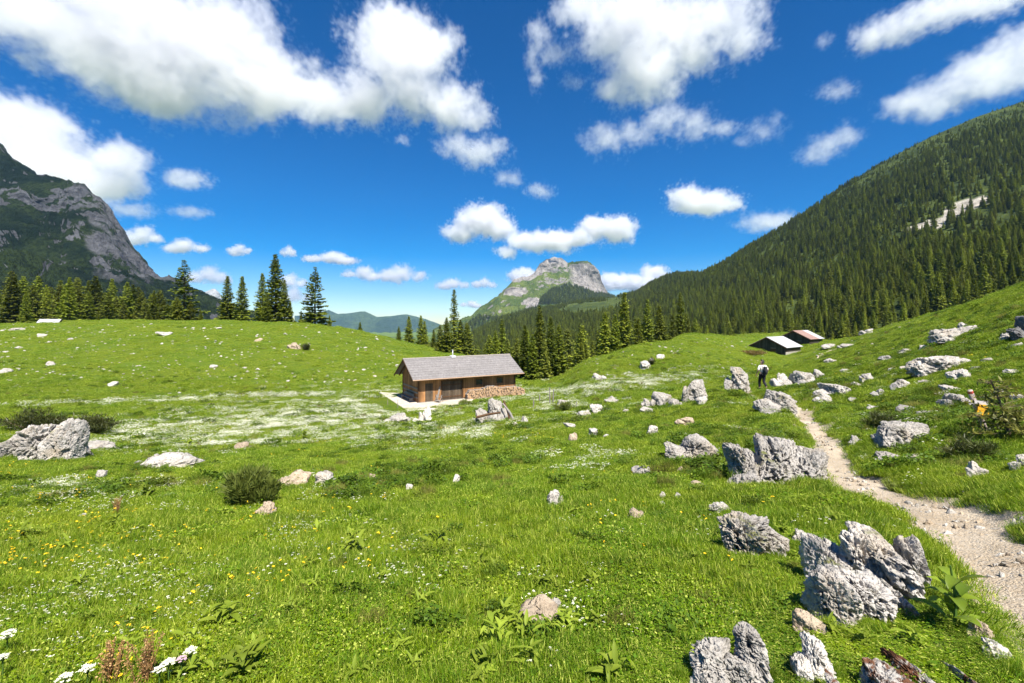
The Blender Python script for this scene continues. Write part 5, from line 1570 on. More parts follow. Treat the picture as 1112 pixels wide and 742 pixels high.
# ------------------------------------------------------------------ meadow: grass, herbs, flowers
M_blade = mat_blade()
M_petal_w = plain('white_petals', (.78, .76, .60), .7, .2, .08)
M_petal_y = plain('yellow_petals', (.85, .56, .02), .7, .2, .1)
M_petal_p = plain('pink_petals', (.62, .40, .50), .7, .2, .15)
M_stem_g = plain('flower_stem', (.07, .13, .02), .7, .2)

def blades(rs, n, rad, h0, h1, w0, w1, leaves, lh=.06, ls=(.012, .03)):
    V, Fc, S = [], [], []
    b = 0
    r = rad * np.sqrt(rs.random(n)); a = rs.uniform(0, 6.283, n)
    px, py = r * np.cos(a), r * np.sin(a)
    h = rs.uniform(h0, h1, n) * (1 - .35 * (r / rad) ** 2); w = rs.uniform(w0, w1, n)
    la = rs.uniform(0, 6.283, n); ln = h * rs.uniform(.15, .75, n)
    dx, dy = np.cos(la), np.sin(la)
    sx, sy = -dy, dx
    ta = rs.uniform(-.9, .9, n)
    sx, sy = sx * np.cos(ta) - sy * np.sin(ta), sx * np.sin(ta) + sy * np.cos(ta)
    z = np.zeros(n)
    P = [np.stack([px - sx * w, py - sy * w, z - .03], 1), np.stack([px + sx * w, py + sy * w, z - .03], 1),
         np.stack([px + dx * ln * .35 + sx * w * .8, py + dy * ln * .35 + sy * w * .8, h * .6], 1), np.stack([px + dx * ln * .35 - sx * w * .8, py + dy * ln * .35 - sy * w * .8, h * .6], 1),
         np.stack([px + dx * ln, py + dy * ln, h], 1)]
    Vb = np.stack(P, 1).reshape(-1, 3)
    k = np.arange(n) * 5
    tris = np.concatenate([np.stack([k, k + 1, k + 2], 1), np.stack([k, k + 2, k + 3], 1), np.stack([k + 3, k + 2, k + 4], 1)])
    sh = np.repeat(rs.random(n), 5)
    if leaves:
        m = leaves
        r = rad * np.sqrt(rs.random(m)); a = rs.uniform(0, 6.283, m)
        c = np.stack([r * np.cos(a), r * np.sin(a), rs.uniform(.25, 1.15, m) * lh], 1)
        yaw = rs.uniform(0, 6.283, m); pit = rs.normal(.25, .35, m)
        d = np.stack([np.cos(yaw) * np.cos(pit), np.sin(yaw) * np.cos(pit), np.sin(pit)], 1)
        L = rs.uniform(*ls, m)[:, None]
        Vk, Fk = kites(c - d * L * .5, c + d * L * .6, L[:, 0] * rs.uniform(.28, .48, m), np.stack([rs.normal(0, .4, m), rs.normal(0, .4, m), np.ones(m)], 1), rs)
        tri2 = np.concatenate([Fk[:, [0, 1, 2]], Fk[:, [0, 2, 3]]]) + len(Vb)
        Vb = np.concatenate([Vb, Vk]); tris = np.concatenate([tris, tri2]); sh = np.concatenate([sh, np.repeat(rs.random(m) ** 1.3, 4)])
    return Vb, tris, sh

def patch(name, seed, *a, mat=None):
    V, Fc, sh = blades(np.random.default_rng(seed), *a)
    return mesh_np(name, V, Fc, mat or M_blade, False, {'shade': sh}, link=False).data
# fine mixed sward, herb-rich sward, coarse tussock
SW = [patch('sward', 1, 380, .30, .035, .095, .0014, .0030, 90, .045, (.008, .018)), patch('sward', 2, 320, .30, .03, .08, .0014, .0028, 150, .04, (.008, .018)),
      patch('sward', 3, 460, .30, .04, .12, .0013, .0028, 40, .05, (.008, .016)), patch('herbs', 4, 200, .30, .04, .10, .0016, .0030, 190, .06, (.012, .028)),
      patch('herbs', 5, 130, .28, .05, .11, .0018, .0032, 150, .075, (.016, .040)), patch('tussock', 6, 420, .18, .09, .20, .0014, .0030, 20, .08)]

def ok_ground(x, y, r=0.0):
    """False on the path, the forecourt, inside the huts and inside rocks"""
    q = np.stack([x, y], 1)
    keep = np.ones(len(x), bool)
    for i in range(0, len(x), 4000):
        d = ((q[i:i + 4000, None, :] - TRAIL_A[None, ::2, :2]) ** 2).sum(2)
        j = d.argmin(1)
        rg = .55 + .55 * fbm(np.stack([q[i:i + 4000, 0] * 1.6, q[i:i + 4000, 1] * 1.6, np.zeros(len(j))], 1), 3, 91)
        keep[i:i + 4000] &= np.sqrt(d[np.arange(len(j)), j]) > TRAIL_A[::2, 2][j] * (rg + .12) + r * .6
    dx, dy = x - HUT_O[0], y - HUT_O[1]
    a_ = dx * HX[0] + dy * HX[1]; n_ = dx * HN[0] + dy * HN[1]
    keep &= ~((a_ > .2) & (a_ < 13.3) & (n_ > -2.9) & (n_ < 3.4))
    keep &= ~((a_ > -3.2) & (a_ < 6.6) & (n_ > -2.3) & (n_ < 4.9) & (n_ < 4.9 - .12 * (a_ - 2) ) )
    for (cx, cy, rx, ry, top) in ROCKS:
        if cy > 60: continue
        keep &= ((x - cx) / max(rx * .86, .01)) ** 2 + ((y - cy) / max(ry * .86, .01)) ** 2 > 1
    return keep

def fan(n, y0, y1, seed, power=1.0, umin=-90, umax=1210):
    """points on the ground inside the field of view, thinning with distance"""
    rs = np.random.default_rng(seed)
    t = rs.random(n)
    y = np.exp(np.log(y0) + (np.log(y1) - np.log(y0)) * t ** power)
    u = rs.uniform(umin, umax, n)
    return (u - U0) / F * y, y, rs

def lay(x, y, rs, sc, lean=.10, zoff=0.0):
    z = gz(x, y) + zoff
    e = .15 + .02 * y
    gx = (gz(x + e, y) - gz(x - e, y)) / (2 * e); gy = (gz(x, y + e) - gz(x, y - e)) / (2 * e)
    rot = np.stack([np.arctan(gy) * .8 + rs.normal(0, lean, len(x)), -np.arctan(gx) * .8 + rs.normal(0, lean, len(x)), np.zeros(len(x))], 1)
    yaw = rs.uniform(0, 6.283, len(x))
    # spin about the blade axis first: compose as euler XYZ (z applied last in matrix order would tilt), so spin via scale-free random mesh pick
    s = np.stack([sc * rs.uniform(.8, 1.25, len(x)) * rs.choice([-1, 1], len(x)), sc * rs.uniform(.8, 1.25, len(x)) * rs.choice([-1, 1], len(x)), sc * rs.uniform(.7, 1.2, len(x))], 1)
    return np.stack([x, y, z], 1), rot, s

def grow():
    P_, R_, S_, I_ = [], [], [], []
    for (n, y0, y1, sc0, seed) in ((4200, 1.25, 6.5, .75, 1), (9000, 6, 20, 1.25, 2), (13000, 18, 62, 2.3, 3), (6000, 55, 128, 4.2, 4)):
        x, y, rs = fan(n, y0, y1, seed, .8)
        k = ok_ground(x, y, .18 * sc0 if sc0 < 2 else .25) & ~hidden(x, y, 8)
        x, y = x[k], y[k]
        sc = sc0 * (y / math.sqrt(y0 * y1)) ** .45
        p, r_, s = lay(x, y, rs, sc)
        if y0 > 5: s[:, 2] *= .62
        if y0 > 50: s[:, 2] *= .6
        if y0 < 3:                                # shorter turf close to the stones
            s[:, 2] *= .85
            for (cx, cy, rx, ry, top) in ROCKS:
                if cy < 7:
                    e = ((x - cx) / (rx + .30)) ** 2 + ((y - cy) / (ry + .30)) ** 2
                    s[e < 1, 2] *= .55
        q = np.stack([x, y, np.zeros_like(x)], 1)
        f = fbm(q * .35, 4, 41); f2 = fbm(q * 1.1, 3, 43); h_ = rs.random(len(x))
        idx = np.where(f2 > .64, 3, np.where(f < .42, 2, np.where(f > .56, 1, 0)))
        idx = np.where(h_ < .14, rs.integers(0, 5, len(x)), idx)
        idx = np.where((h_ > .955), 5, idx)
        idx = np.where((h_ > .90) & (h_ < .94) & (f2 > .5), 4, idx)
        P_.append(p); R_.append(r_); S_.append(s); I_.append(idx)
    # collars of longer grass round the foot of the rocks
    rs = np.random.default_rng(77)
    cx, cy, cs = [], [], []
    for (x0, y0, rx, ry, top) in ROCKS:
        if y0 > 34: continue
        n = int(min(46, 8 + 26 * (rx + ry)))
        a = rs.uniform(0, 6.283, n); k = rs.uniform(.92, 1.18, n)
        cx += list(x0 + np.cos(a) * (rx * k + .03)); cy += list(y0 + np.sin(a) * (ry * k + .03)); cs += list(rs.uniform(.55, 1.0, n) * min(1.0, .30 + .7 * (rx + top)) * (1 + y0 * .012) * (.62 if y0 < 7 else 1))
    cx, cy, cs = map(np.array, (cx, cy, cs))
    k = ok_ground(cx, cy, 0.05)
    p, r_, s = lay(cx[k], cy[k], rs, cs[k], .25)
    P_.append(p); R_.append(r_); S_.append(s); I_.append(rs.choice([2, 3, 4, 5, 5], k.sum()))
    # ragged grass hanging over the edges of the path
    d = np.gradient(TRAIL_A[:, :2], axis=0); d /= np.linalg.norm(d, axis=1)[:, None]
    nr = np.stack([d[:, 1], -d[:, 0]], 1)
    i = rs.integers(0, 300, 1300); sg = rs.choice([-1, 1], 1300)
    e = TRAIL_A[i, :2] + nr[i] * (sg * TRAIL_A[i, 2] * rs.uniform(.85, 1.5, 1300))[:, None]
    k = ok_ground(e[:, 0], e[:, 1], 0) & (e[:, 1] > 1.2)
    e = e[k]
    p, r_, s = lay(e[:, 0], e[:, 1], rs, .55 + .03 * e[:, 1], .3)
    P_.append(p); R_.append(r_); S_.append(s); I_.append(rs.choice([0, 1, 2, 3, 5], len(e)))
    P_, R_, S_, I_ = map(np.concatenate, (P_, R_, S_, I_))
    scatter('grass', P_, R_, S_, I_, rng.random(len(P_)), SW, 'green alpine meadow grass and small herbs', 'grass')
grow()

# --- darker leafy clumps and pale tufts that break up the turf
M_clump = mat_leafy('herb_clump_leaf', (.055, .110, .008), (.150, .225, .018), (.23, .24, .03), .35, .5, .15)
M_tuft = mat_leafy('pale_tuft', (.12, .14, .02), (.30, .28, .07), None, .35, .6, .1)
CL = [patch('clump', 61, 60, .26, .06, .16, .002, .004, 240, .17, (.03, .07), mat=M_clump), patch('clump', 62, 40, .30, .06, .14, .002, .004, 300, .13, (.025, .06), mat=M_clump), patch('clump', 63, 260, .20, .12, .26, .0016, .003, 30, .12, (.02, .05), mat=M_clump),
      patch('tuft', 64, 330, .17, .10, .24, .0015, .003, 6, .08, mat=M_tuft)]
def clumps():
    P_, R_, S_, I_ = [], [], [], []
    for n, y0, y1, sc0, seed in ((700, 2.6, 8, .42, 51), (5200, 7, 24, .85, 52), (6500, 20, 70, 1.3, 53)):
        x, y, rs = fan(n, y0, y1, seed, .85)
        q = np.stack([x, y, np.zeros_like(x)], 1)
        w = .8 * sstep(.50, .64, fbm(q * .45, 4, 111)) + .06 + .40 * sstep(.15, .6, x / y)
        k = (rs.random(n) < w) & ok_ground(x, y, .1) & ~hidden(x, y, 6)
        x, y = x[k], y[k]
        p, r_, s = lay(x, y, rs, sc0 * rs.uniform(.5, 1.3, len(x)), .2)
        P_.append(p); R_.append(r_); S_.append(s); I_.append(rs.choice([0, 1, 2, 2, 3], len(x)))
    P_, R_, S_, I_ = map(np.concatenate, (P_, R_, S_, I_))
    scatter('meadow_herbs', P_, R_, S_, I_, rng.random(len(P_)), CL, 'darker leafy clumps and pale tufts dotted through the turf', 'plants')
clumps()

# --- flowers
def flower_patch(name, seed, n, rad, h0, h1, size, petal, n_pet, domed):
    rs = np.random.default_rng(seed)
    m = MB(); mi = []
    V, Fc = [], []
    b = 0
    for k in range(n):
        r_ = rad * math.sqrt(rs.random()); a = rs.uniform(0, 6.28)
        x, y = r_ * math.cos(a), r_ * math.sin(a); h = rs.uniform(h0, h1)
        tx, ty = x + rs.normal(0, .015), y + rs.normal(0, .015)
        w = .0016
        V += [(x - w, y, -.02), (x + w, y, -.02), (tx, ty, h)]; Fc.append((b, b + 1, b + 2)); mi.append(1); b += 3
        til = rs.normal(0, .45, 2)
        for j in range(n_pet):
            if domed:
                q = rs.random() ** .5; aa = rs.uniform(0, 6.28)
                cx, cy, cz = tx + size * q * math.cos(aa), ty + size * q * math.sin(aa), h + size * .45 * (1 - q * q)
                s = size * rs.uniform(.20, .32)
                a1 = rs.uniform(0, 6.28)
                pts = [(cx + s * math.cos(a1 + o), cy + s * math.sin(a1 + o), cz + rs.normal(0, s * .25)) for o in (0, 1.57, 3.14, 4.71)]
            else:
                aa = 6.283 * j / n_pet + rs.uniform(-.2, .2)
                dx, dy = math.cos(aa), math.sin(aa); s = size
                pts = [(tx, ty, h), (tx + s * .6 * dx - s * .42 * dy, ty + s * .6 * dy + s * .42 * dx, h + s * .25 + til[0] * s * dx), (tx + s * dx, ty + s * dy, h + s * .2 + til[0] * s * dx + til[1] * s * dy), (tx + s * .6 * dx + s * .42 * dy, ty + s * .6 * dy - s * .42 * dx, h + s * .25 + til[1] * s * dy)]
            V += pts; Fc.append((b, b + 1, b + 2, b + 3)); mi.append(0); b += 4
    return mesh_np(name, V, Fc, None, False, link=False, mats=[petal, M_stem_g], midx=mi).data
FW = [flower_patch('white_flower', 1, 7, .26, .08, .15, .016, M_petal_w, 16, True), flower_patch('white_flower', 2, 12, .28, .06, .13, .011, M_petal_w, 5, False), flower_patch('white_flower', 3, 5, .22, .09, .17, .021, M_petal_w, 20, True)]
FW += [flower_patch('white_flower', 7, 24, .30, .07, .16, .040, M_petal_w, 5, True), flower_patch('white_flower', 8, 30, .30, .06, .14, .031, M_petal_w, 4, True)]
FY = [flower_patch('yellow_flower', 4, 6, .26, .06, .13, .012, M_petal_y, 6, False), flower_patch('yellow_flower', 5, 3, .22, .09, .16, .017, M_petal_y, 9, False)]
FP = [flower_patch('pink_flower', 6, 6, .2, .06, .14, .012, M_petal_p, 8, True)]

def pix(x, y):
    return U0 + F * x / y, V0 - gz(x, y) / y * F
def drift(u, v, L):
    w = np.zeros(len(u))
    for (cu, cv, a, b, ang, k) in L:
        c, s = math.cos(ang), math.sin(ang)
        dx, dy = u - cu, v - cv
        X, Yv = dx * c + dy * s, -dx * s + dy * c
        w = np.maximum(w, k * np.exp(-((X / a) ** 2 + (Yv / b) ** 2) * 1.2))
    return w

def flowers():
    # white drifts in the basin and in front of the knoll
    P_, R_, S_, I_ = [], [], [], []
    for n, y0, y1, sc, seed in ((11000, 1.5, 9, .52, 5), (26000, 8, 24, 1.15, 6), (70000, 22, 75, 1.7, 7)):
        x, y, rs = fan(n, y0, y1, seed, .9)
        u, v = pix(x, y)
        w = drift(u, v, [(320, 456, 160, 22, -.10, 1.15), (190, 468, 110, 12, -.05, 1.0), (250, 432, 200, 2.4, -.035, 1.9), (660, 420, 90, 6, -.12, 1.8), (620, 440, 60, 7, 0, .6),
                         (480, 470, 90, 12, -.1, .65), (110, 545, 110, 16, 0, .55), (90, 650, 150, 60, 0, .32), (320, 565, 90, 30, 0, .35), (640, 500, 45, 14, 0, .55), (400, 610, 120, 40, 0, .22),
                         (700, 640, 200, 70, 0, .07), (640, 370, 40, 8, 0, .25), (190, 352, 120, 4, 0, .6), (330, 352, 60, 4, 0, .5), (930, 470, 120, 50, 0, .09), (880, 590, 80, 40, 0, .12), (60, 355, 60, 4, 0, .5)])
        q = np.stack([x, y, np.zeros_like(x)], 1)
        cl = sstep(.40, .62, fbm(q * np.array([.8, .8, 1]), 5, 55, .65)) * .90 + .10
        cl = cl * (.25 + .95 * sstep(.44, .58, fbm(q * np.array([2.4, 1.1, 1]), 3, 57)))
        k = (rs.random(n) < w * cl) & ok_ground(x, y, .05) & ~hidden(x, y, 6)
        p, r_, s = lay(x[k], y[k], rs, sc * (y[k] / math.sqrt(y0 * y1)) ** .5)
        if y0 > 5: s[:, 2] *= .7
        P_.append(p); R_.append(r_); S_.append(s); I_.append(rs.integers(0, 3, k.sum()) if y0 < 8 else rs.choice([0, 1, 3, 4, 4] if y0 < 20 else [3, 4], k.sum()))
    P_, R_, S_, I_ = map(np.concatenate, (P_, R_, S_, I_))
    scatter('white_flowers', P_, R_, S_, I_, rng.random(len(P_)), FW, 'drifts of small white meadow flowers', 'flowers')
    P_, R_, S_, I_ = [], [], [], []
    for n, y0, y1, sc, seed in ((2600, 1.5, 9, .75, 15), (5000, 8, 40, 1.3, 16)):
        x, y, rs = fan(n, y0, y1, seed, .9)
        u, v = pix(x, y)
        w = drift(u, v, [(90, 660, 170, 80, 0, .55), (60, 540, 110, 30, 0, .35), (300, 600, 220, 60, 0, .22), (600, 620, 320, 90, 0, .06), (1060, 400, 80, 30, 0, .25), (960, 410, 120, 30, 0, .12), (300, 480, 250, 30, 0, .10)])
        cl = sstep(.40, .62, fbm(np.stack([x * .6, y * .6, np.zeros_like(x)], 1), 4, 65)) * .85 + .15
        k = (rs.random(n) < w * cl) & ok_ground(x, y, .05) & ~hidden(x, y, 6)
        p, r_, s = lay(x[k], y[k], rs, sc * (y[k] / math.sqrt(y0 * y1)) ** .5)
        P_.append(p); R_.append(r_); S_.append(s); I_.append(rs.integers(0, 2, k.sum()))
    P_, R_, S_, I_ = map(np.concatenate, (P_, R_, S_, I_))
    scatter('yellow_flowers', P_, R_, S_, I_, rng.random(len(P_)), FY, 'scattered yellow meadow flowers', 'flowers')
flowers()

# --- stones lying on the path
def pebbles():
    rs = np.random.default_rng(9)
    n = 4200
    i = (rs.random(n) ** 1.5 * 300).astype(int)
    d = np.gradient(TRAIL_A[:, :2], axis=0); d /= np.linalg.norm(d, axis=1)[:, None]
    nr = np.stack([d[:, 1], -d[:, 0]], 1)
    e = TRAIL_A[i, :2] + nr[i] * (TRAIL_A[i, 2] * rs.normal(0, .5, n))[:, None]
    z = gz(e[:, 0], e[:, 1]) + .035
    s = (.009 + .042 * rs.random(n) ** 4)[:, None] * np.array([1, 1, .7])
    scatter('pebbles', np.stack([e[:, 0], e[:, 1], z], 1), rs.uniform(-.3, 6, (n, 3)), s, rs.integers(0, 4, n), rs.random(n), _pv, 'loose pale pebbles strewn over the path', 'pebbles')
_pv = []
for i in range(4):
    v, f = rock_np(700 + i, (1, .8, .6), 2, 8, 0)
    _pv.append(mesh_np('pebble', v, f, [M_rock_tan, M_stone_white][i % 2], False, link=False).data)
pebbles()

# --- leafy plants that stand out of the sward
M_broad = mat_leafy('broad_leaf', (.130, .205, .014), (.290, .360, .040), None, .45, .5, .15)
M_broad_lit = mat_leafy('fresh_broad_leaf', (.120, .200, .014), (.230, .310, .030), None, .45, .4, .3)
def leaf_arr(rs, base, yaw, pitch, L, W, curl=.8, seg=6):
    """a broad lance-shaped leaf, folded along its rib and arching over"""
    V, S = [], []
    p = np.array(base, float); a = pitch
    d2 = np.array([math.cos(yaw), math.sin(yaw)]); sd = np.array([-d2[1], d2[0], 0])
    for k in range(seg + 1):
        t = k / seg
        w = W * (math.sin(math.pi * min(1, t * .93 + .05)) ** .8) * (1 - .25 * t) if k < seg else .001
        up = np.array([-math.sin(a) * d2[0], -math.sin(a) * d2[1], math.cos(a)])
        V += [p + sd * w + up * w * .45, p, p - sd * w + up * w * .45]
        S += [.55 + .3 * t] * 3
        p = p + np.array([math.cos(a) * d2[0], math.cos(a) * d2[1], math.sin(a)]) * (L / seg)
        a -= curl / seg
    Fq = []
    for k in range(seg):
        b = 3 * k
        Fq += [(b, b + 3, b + 4, b + 1), (b + 1, b + 4, b + 5, b + 2)]
    return np.array(V), np.array(Fq), np.array(S)
def broad_mesh(seed, n, L, W, h=.0):
    rs = np.random.default_rng(seed); Vs, Fs, Ss, b = [], [], [], 0
    for k in range(n):
        t = k / n
        V, Fq, S = leaf_arr(rs, (rs.normal(0, .035), rs.normal(0, .035), h * t), rs.uniform(0, 6.28) if k > 5 else k * 1.2 + rs.uniform(-.3, .3), rs.uniform(.1, 1.15), L * rs.uniform(.45, 1.15), W * rs.uniform(.6, 1.1), rs.uniform(.3, 1.9))
        Vs.append(V); Fs.append(Fq + b); Ss.append(S + rs.normal(0, .15)); b += len(V)
    return np.concatenate(Vs), np.concatenate(Fs), np.clip(np.concatenate(Ss), 0, 1)
BL = []
for i in range(4):
    V, Fq, S = broad_mesh(30 + i, 22 + 4 * i, .16, .026, .16)
    BL.append(mesh_np('broadleaf_plant', V, Fq, M_broad, False, {'shade': S}, link=False).data)
def broad(u, vb, hpx, i):
    g = hit(u, vb)
    s = 1.0 * hpx * g.y / F / .28
    o = bpy.data.objects.new('broadleaf_plant', BL[i % 4]); COL.objects.link(o)
    o.location = (g.x, g.y, g.z - .01); o.scale = (s, s, s); o.rotation_euler = (0, 0, random.uniform(0, 6.3))
    tag(o, 'rosette of broad upright leaves rising above the meadow grass', 'plant', 'broad-leaved plants in the meadow')
for i, (u, v, h) in enumerate([(386, 600, 32), (476, 594, 30), (246, 680, 44), (262, 738, 52), (538, 700, 40), (574, 722, 34), (662, 742, 44), (432, 712, 28), (28, 588, 26), (345, 582, 20), (505, 640, 18), (612, 690, 20),
                               (205, 486, 14), (330, 478, 14), (475, 478, 12), (562, 474, 14), (700, 515, 16), (670, 520, 16), (618, 588, 16), (680, 585, 14), (905, 570, 22), (895, 548, 18), (850, 580, 18), (735, 690, 20), (905, 690, 26), (865, 660, 20),
                               (380, 742, 30), (520, 742, 26), (455, 470, 12), (160, 540, 20), (70, 600, 22), (125, 575, 18), (990, 700, 28), (940, 700, 22), (812, 520, 16), (880, 560, 16), (700, 610, 14), (756, 610, 16), (300, 690, 18), (60, 690, 24), (200, 610, 18), (440, 560, 12)]):
    broad(u, v, h, i)
for i, (u, v) in enumerate([(560, 682), (572, 690), (612, 682), (620, 676), (596, 690), (548, 676), (582, 660)]): broad(u, v, 24 + 3 * (i % 3), i)
_rb = random.Random(8)
for i in range(46):
    v = _rb.uniform(540, 738); u = _rb.uniform(20, 900)
    broad(u, v, 10 + (v - 500) * .09 * _rb.uniform(.6, 1.3), i)
def gentian():
    g = hit(1036, 684); rs = np.random.default_rng(3)
    r = empty('big_leaved_plant', g); tag(r, 'sunlit plant with large ribbed yellow-green leaves at the path edge', 'plant')
    m = MB(); m.tube([(0, 0, -.05), (.01, 0, .16), (-.01, .01, .34)], [.010, .008, .005], 6); m.build('stem', M_stem_g, r)
    for k in range(13):
        V, Fq, S = leaf_arr(rs, (rs.normal(0, .01), rs.normal(0, .01), .02 + .28 * k / 13), k * 2.4 + rs.uniform(-.3, .3), rs.uniform(.3, 1.15), rs.uniform(.13, .22) * (1 - .02 * k), rs.uniform(.024, .040), rs.uniform(.5, 1.4), 8)
        mesh_np('leaf', V, Fq, M_broad_lit, True, {'shade': np.clip(S + rs.normal(0, .2), 0, 1)}, parent=r)
gentian()
# --- rusty sorrel spikes and white umbels at the near corner
M_sorrel = mat_leafy('rusty_seed', (.27, .14, .05), (.50, .31, .13), None, .3)
def sorrel(u, vb, hpx, lab):
    g = hit(u, vb); h = hpx * g.y / F; rs = np.random.default_rng(int(u))
    r = empty('sorrel_plant', g); tag(r, lab, 'plant')
    m = MB(); B, T, W, N = [], [], [], []
    for k in range(11):
        a = rs.uniform(0, 6.28); e = Vector((math.cos(a) * rs.uniform(0, .09), math.sin(a) * rs.uniform(0, .09), h * rs.uniform(.7, 1.05)))
        s0 = Vector((rs.normal(0, .03), rs.normal(0, .03), -.03)); m.tube([s0, s0.lerp(e, .5) + Vector((.01, 0, 0)), e], [.0028, .0022, .001], 4)
        for q in range(95):
            t = rs.uniform(.38, 1); p = s0.lerp(e, t); d = Vector((rs.normal(), rs.normal(), rs.normal(.3))).normalized()
            p = p + d * rs.uniform(0, .018 * (1.3 - t)); B.append(p); T.append(p + d * rs.uniform(.006, .013)); W.append(.0034); N.append(rs.normal(0, 1, 3))
    m.build('stem', plain('red_stem', (.20, .10, .04), .8, .2), r)
    V, Fq = kites(np.array(B), np.array(T), np.array(W), np.array(N), rs)
    mesh_np('seed_heads', V, Fq, M_sorrel, False, {'shade': np.repeat(rs.random(len(B)), 4)}, parent=r)
sorrel(122, 748, 54, 'rusty sorrel clump nearer the white umbels'); sorrel(157, 748, 58, 'taller rusty sorrel clump beside the pinkish umbel'); sorrel(126, 560, 20, 'small rusty sorrel far up the flowery meadow')
def umbel(u, v, wpx, lab, pink=0):
    g = hit(u, v + 26); x = (u - U0) / F * g.y; top = (V0 - v) / F * g.y
    h = max(top - g.z, .08); rad = wpx * .62 * g.y / F / 2; rs = np.random.default_rng(int(u * 3))
    r = empty('umbel_flower', g); tag(r, lab, 'flower')
    m = MB(); m.tube([(0, 0, -.03), (x - g.x, 0, h * .8)], [.004, .003], 5)
    V, Fc, b = [], [], 0
    for k in range(15):
        q = math.sqrt((k + .5) / 15); a = k * 2.4; c = Vector((x - g.x + rad * q * math.cos(a), rad * q * math.sin(a), h + rad * (.5 * (1 - q * q) + rs.normal(0, .10))))
        m.tube([(x - g.x, 0, h * .8), c], .0012, 3)
        for j in range(26):
            d = Vector((rs.normal(0, .45), rs.normal(0, .45), abs(rs.normal(0, .2)))) * rad * .30; s = rad * .075; a1 = rs.uniform(0, 6.28)
            V += [tuple(c + d + Vector((s * math.cos(a1 + o), s * math.sin(a1 + o), rs.normal(0, s * .4)))) for o in (0, 1.57, 3.14, 4.71)]; Fc.append((b, b + 1, b + 2, b + 3)); b += 4
    m.build('stem', M_stem_g, r)
    mesh_np('flower_head', V, Fc, M_petal_p if pink else M_petal_w, False, parent=r)
for u, v, w, lab, pk in [(8, 690, 24, 'white umbel at the frame edge, higher of two', 0), (3, 714, 16, 'white umbel at the frame edge, lower of two', 0), (70, 737, 22, 'white umbel below the yellow flowers, nearer the frame edge', 0), (95, 727, 22, 'white umbel below the yellow flowers, nearer the sorrel', 0),
                         (173, 728, 18, 'white umbel by the tall sorrel, lowest of its cluster', 0), (183, 720, 20, 'white umbel in the middle of the cluster by the tall sorrel', 0), (197, 716, 16, 'pinkish umbel within the cluster by the tall sorrel', 1), (207, 708, 20, 'white umbel topping the cluster by the tall sorrel', 0)]:
    umbel(u, v, w, lab, pk)
# pale-pink flowering bushes on the skyline past the huts
for u, v, w, h, lab in [(918, 365, 12, 8, 'dark bush with pinkish bloom amid the skyline rubble'), (908, 366, 9, 6, 'small dark bush nearest the red-roofed hut in the skyline rubble'), (934, 363, 10, 6, 'dark bush at the uphill end of the skyline rubble')]:
    shrub(u, v, w, h, lab, mat_leafy('pinkish_bush', (.03, .03, .02), (.30, .20, .22), None, .2), 700, .3, 'flowering_bush')

def small_stones():
    P_, S_ = [], []
    rs = np.random.default_rng(33)
    for n, (u0, u1), (v0, v1), hi_ in ((760, (0, 440), (352, 430), 3.2), (220, (620, 830), (368, 415), 2.8), (420, (860, 1112), (340, 480), 3.0), (200, (540, 900), (430, 620), 3.0)):
        k = 0
        while k < n:
            g = hit(rs.uniform(u0, u1), rs.uniform(v0, v1))
            if g.y > 130: continue
            k += 1
            if not ok_ground(np.array([g.x]), np.array([g.y]), 0)[0]: continue
            P_.append(tuple(g)); S_.append((.8 + (hi_ - .8) * rs.random() ** 2) * g.y / F / 2)
    n = len(P_); S_ = np.array(S_)[:, None] * np.array([[1, .9, .75]])
    scatter('small_stones', P_, np.stack([rs.normal(0, .2, n), rs.normal(0, .2, n), rs.uniform(0, 6.28, n)], 1), S_, rs.integers(0, 8, n), rs.random(n), _sv, 'tiny pale stones strewn over the grass slopes', 'stones')
small_stones()
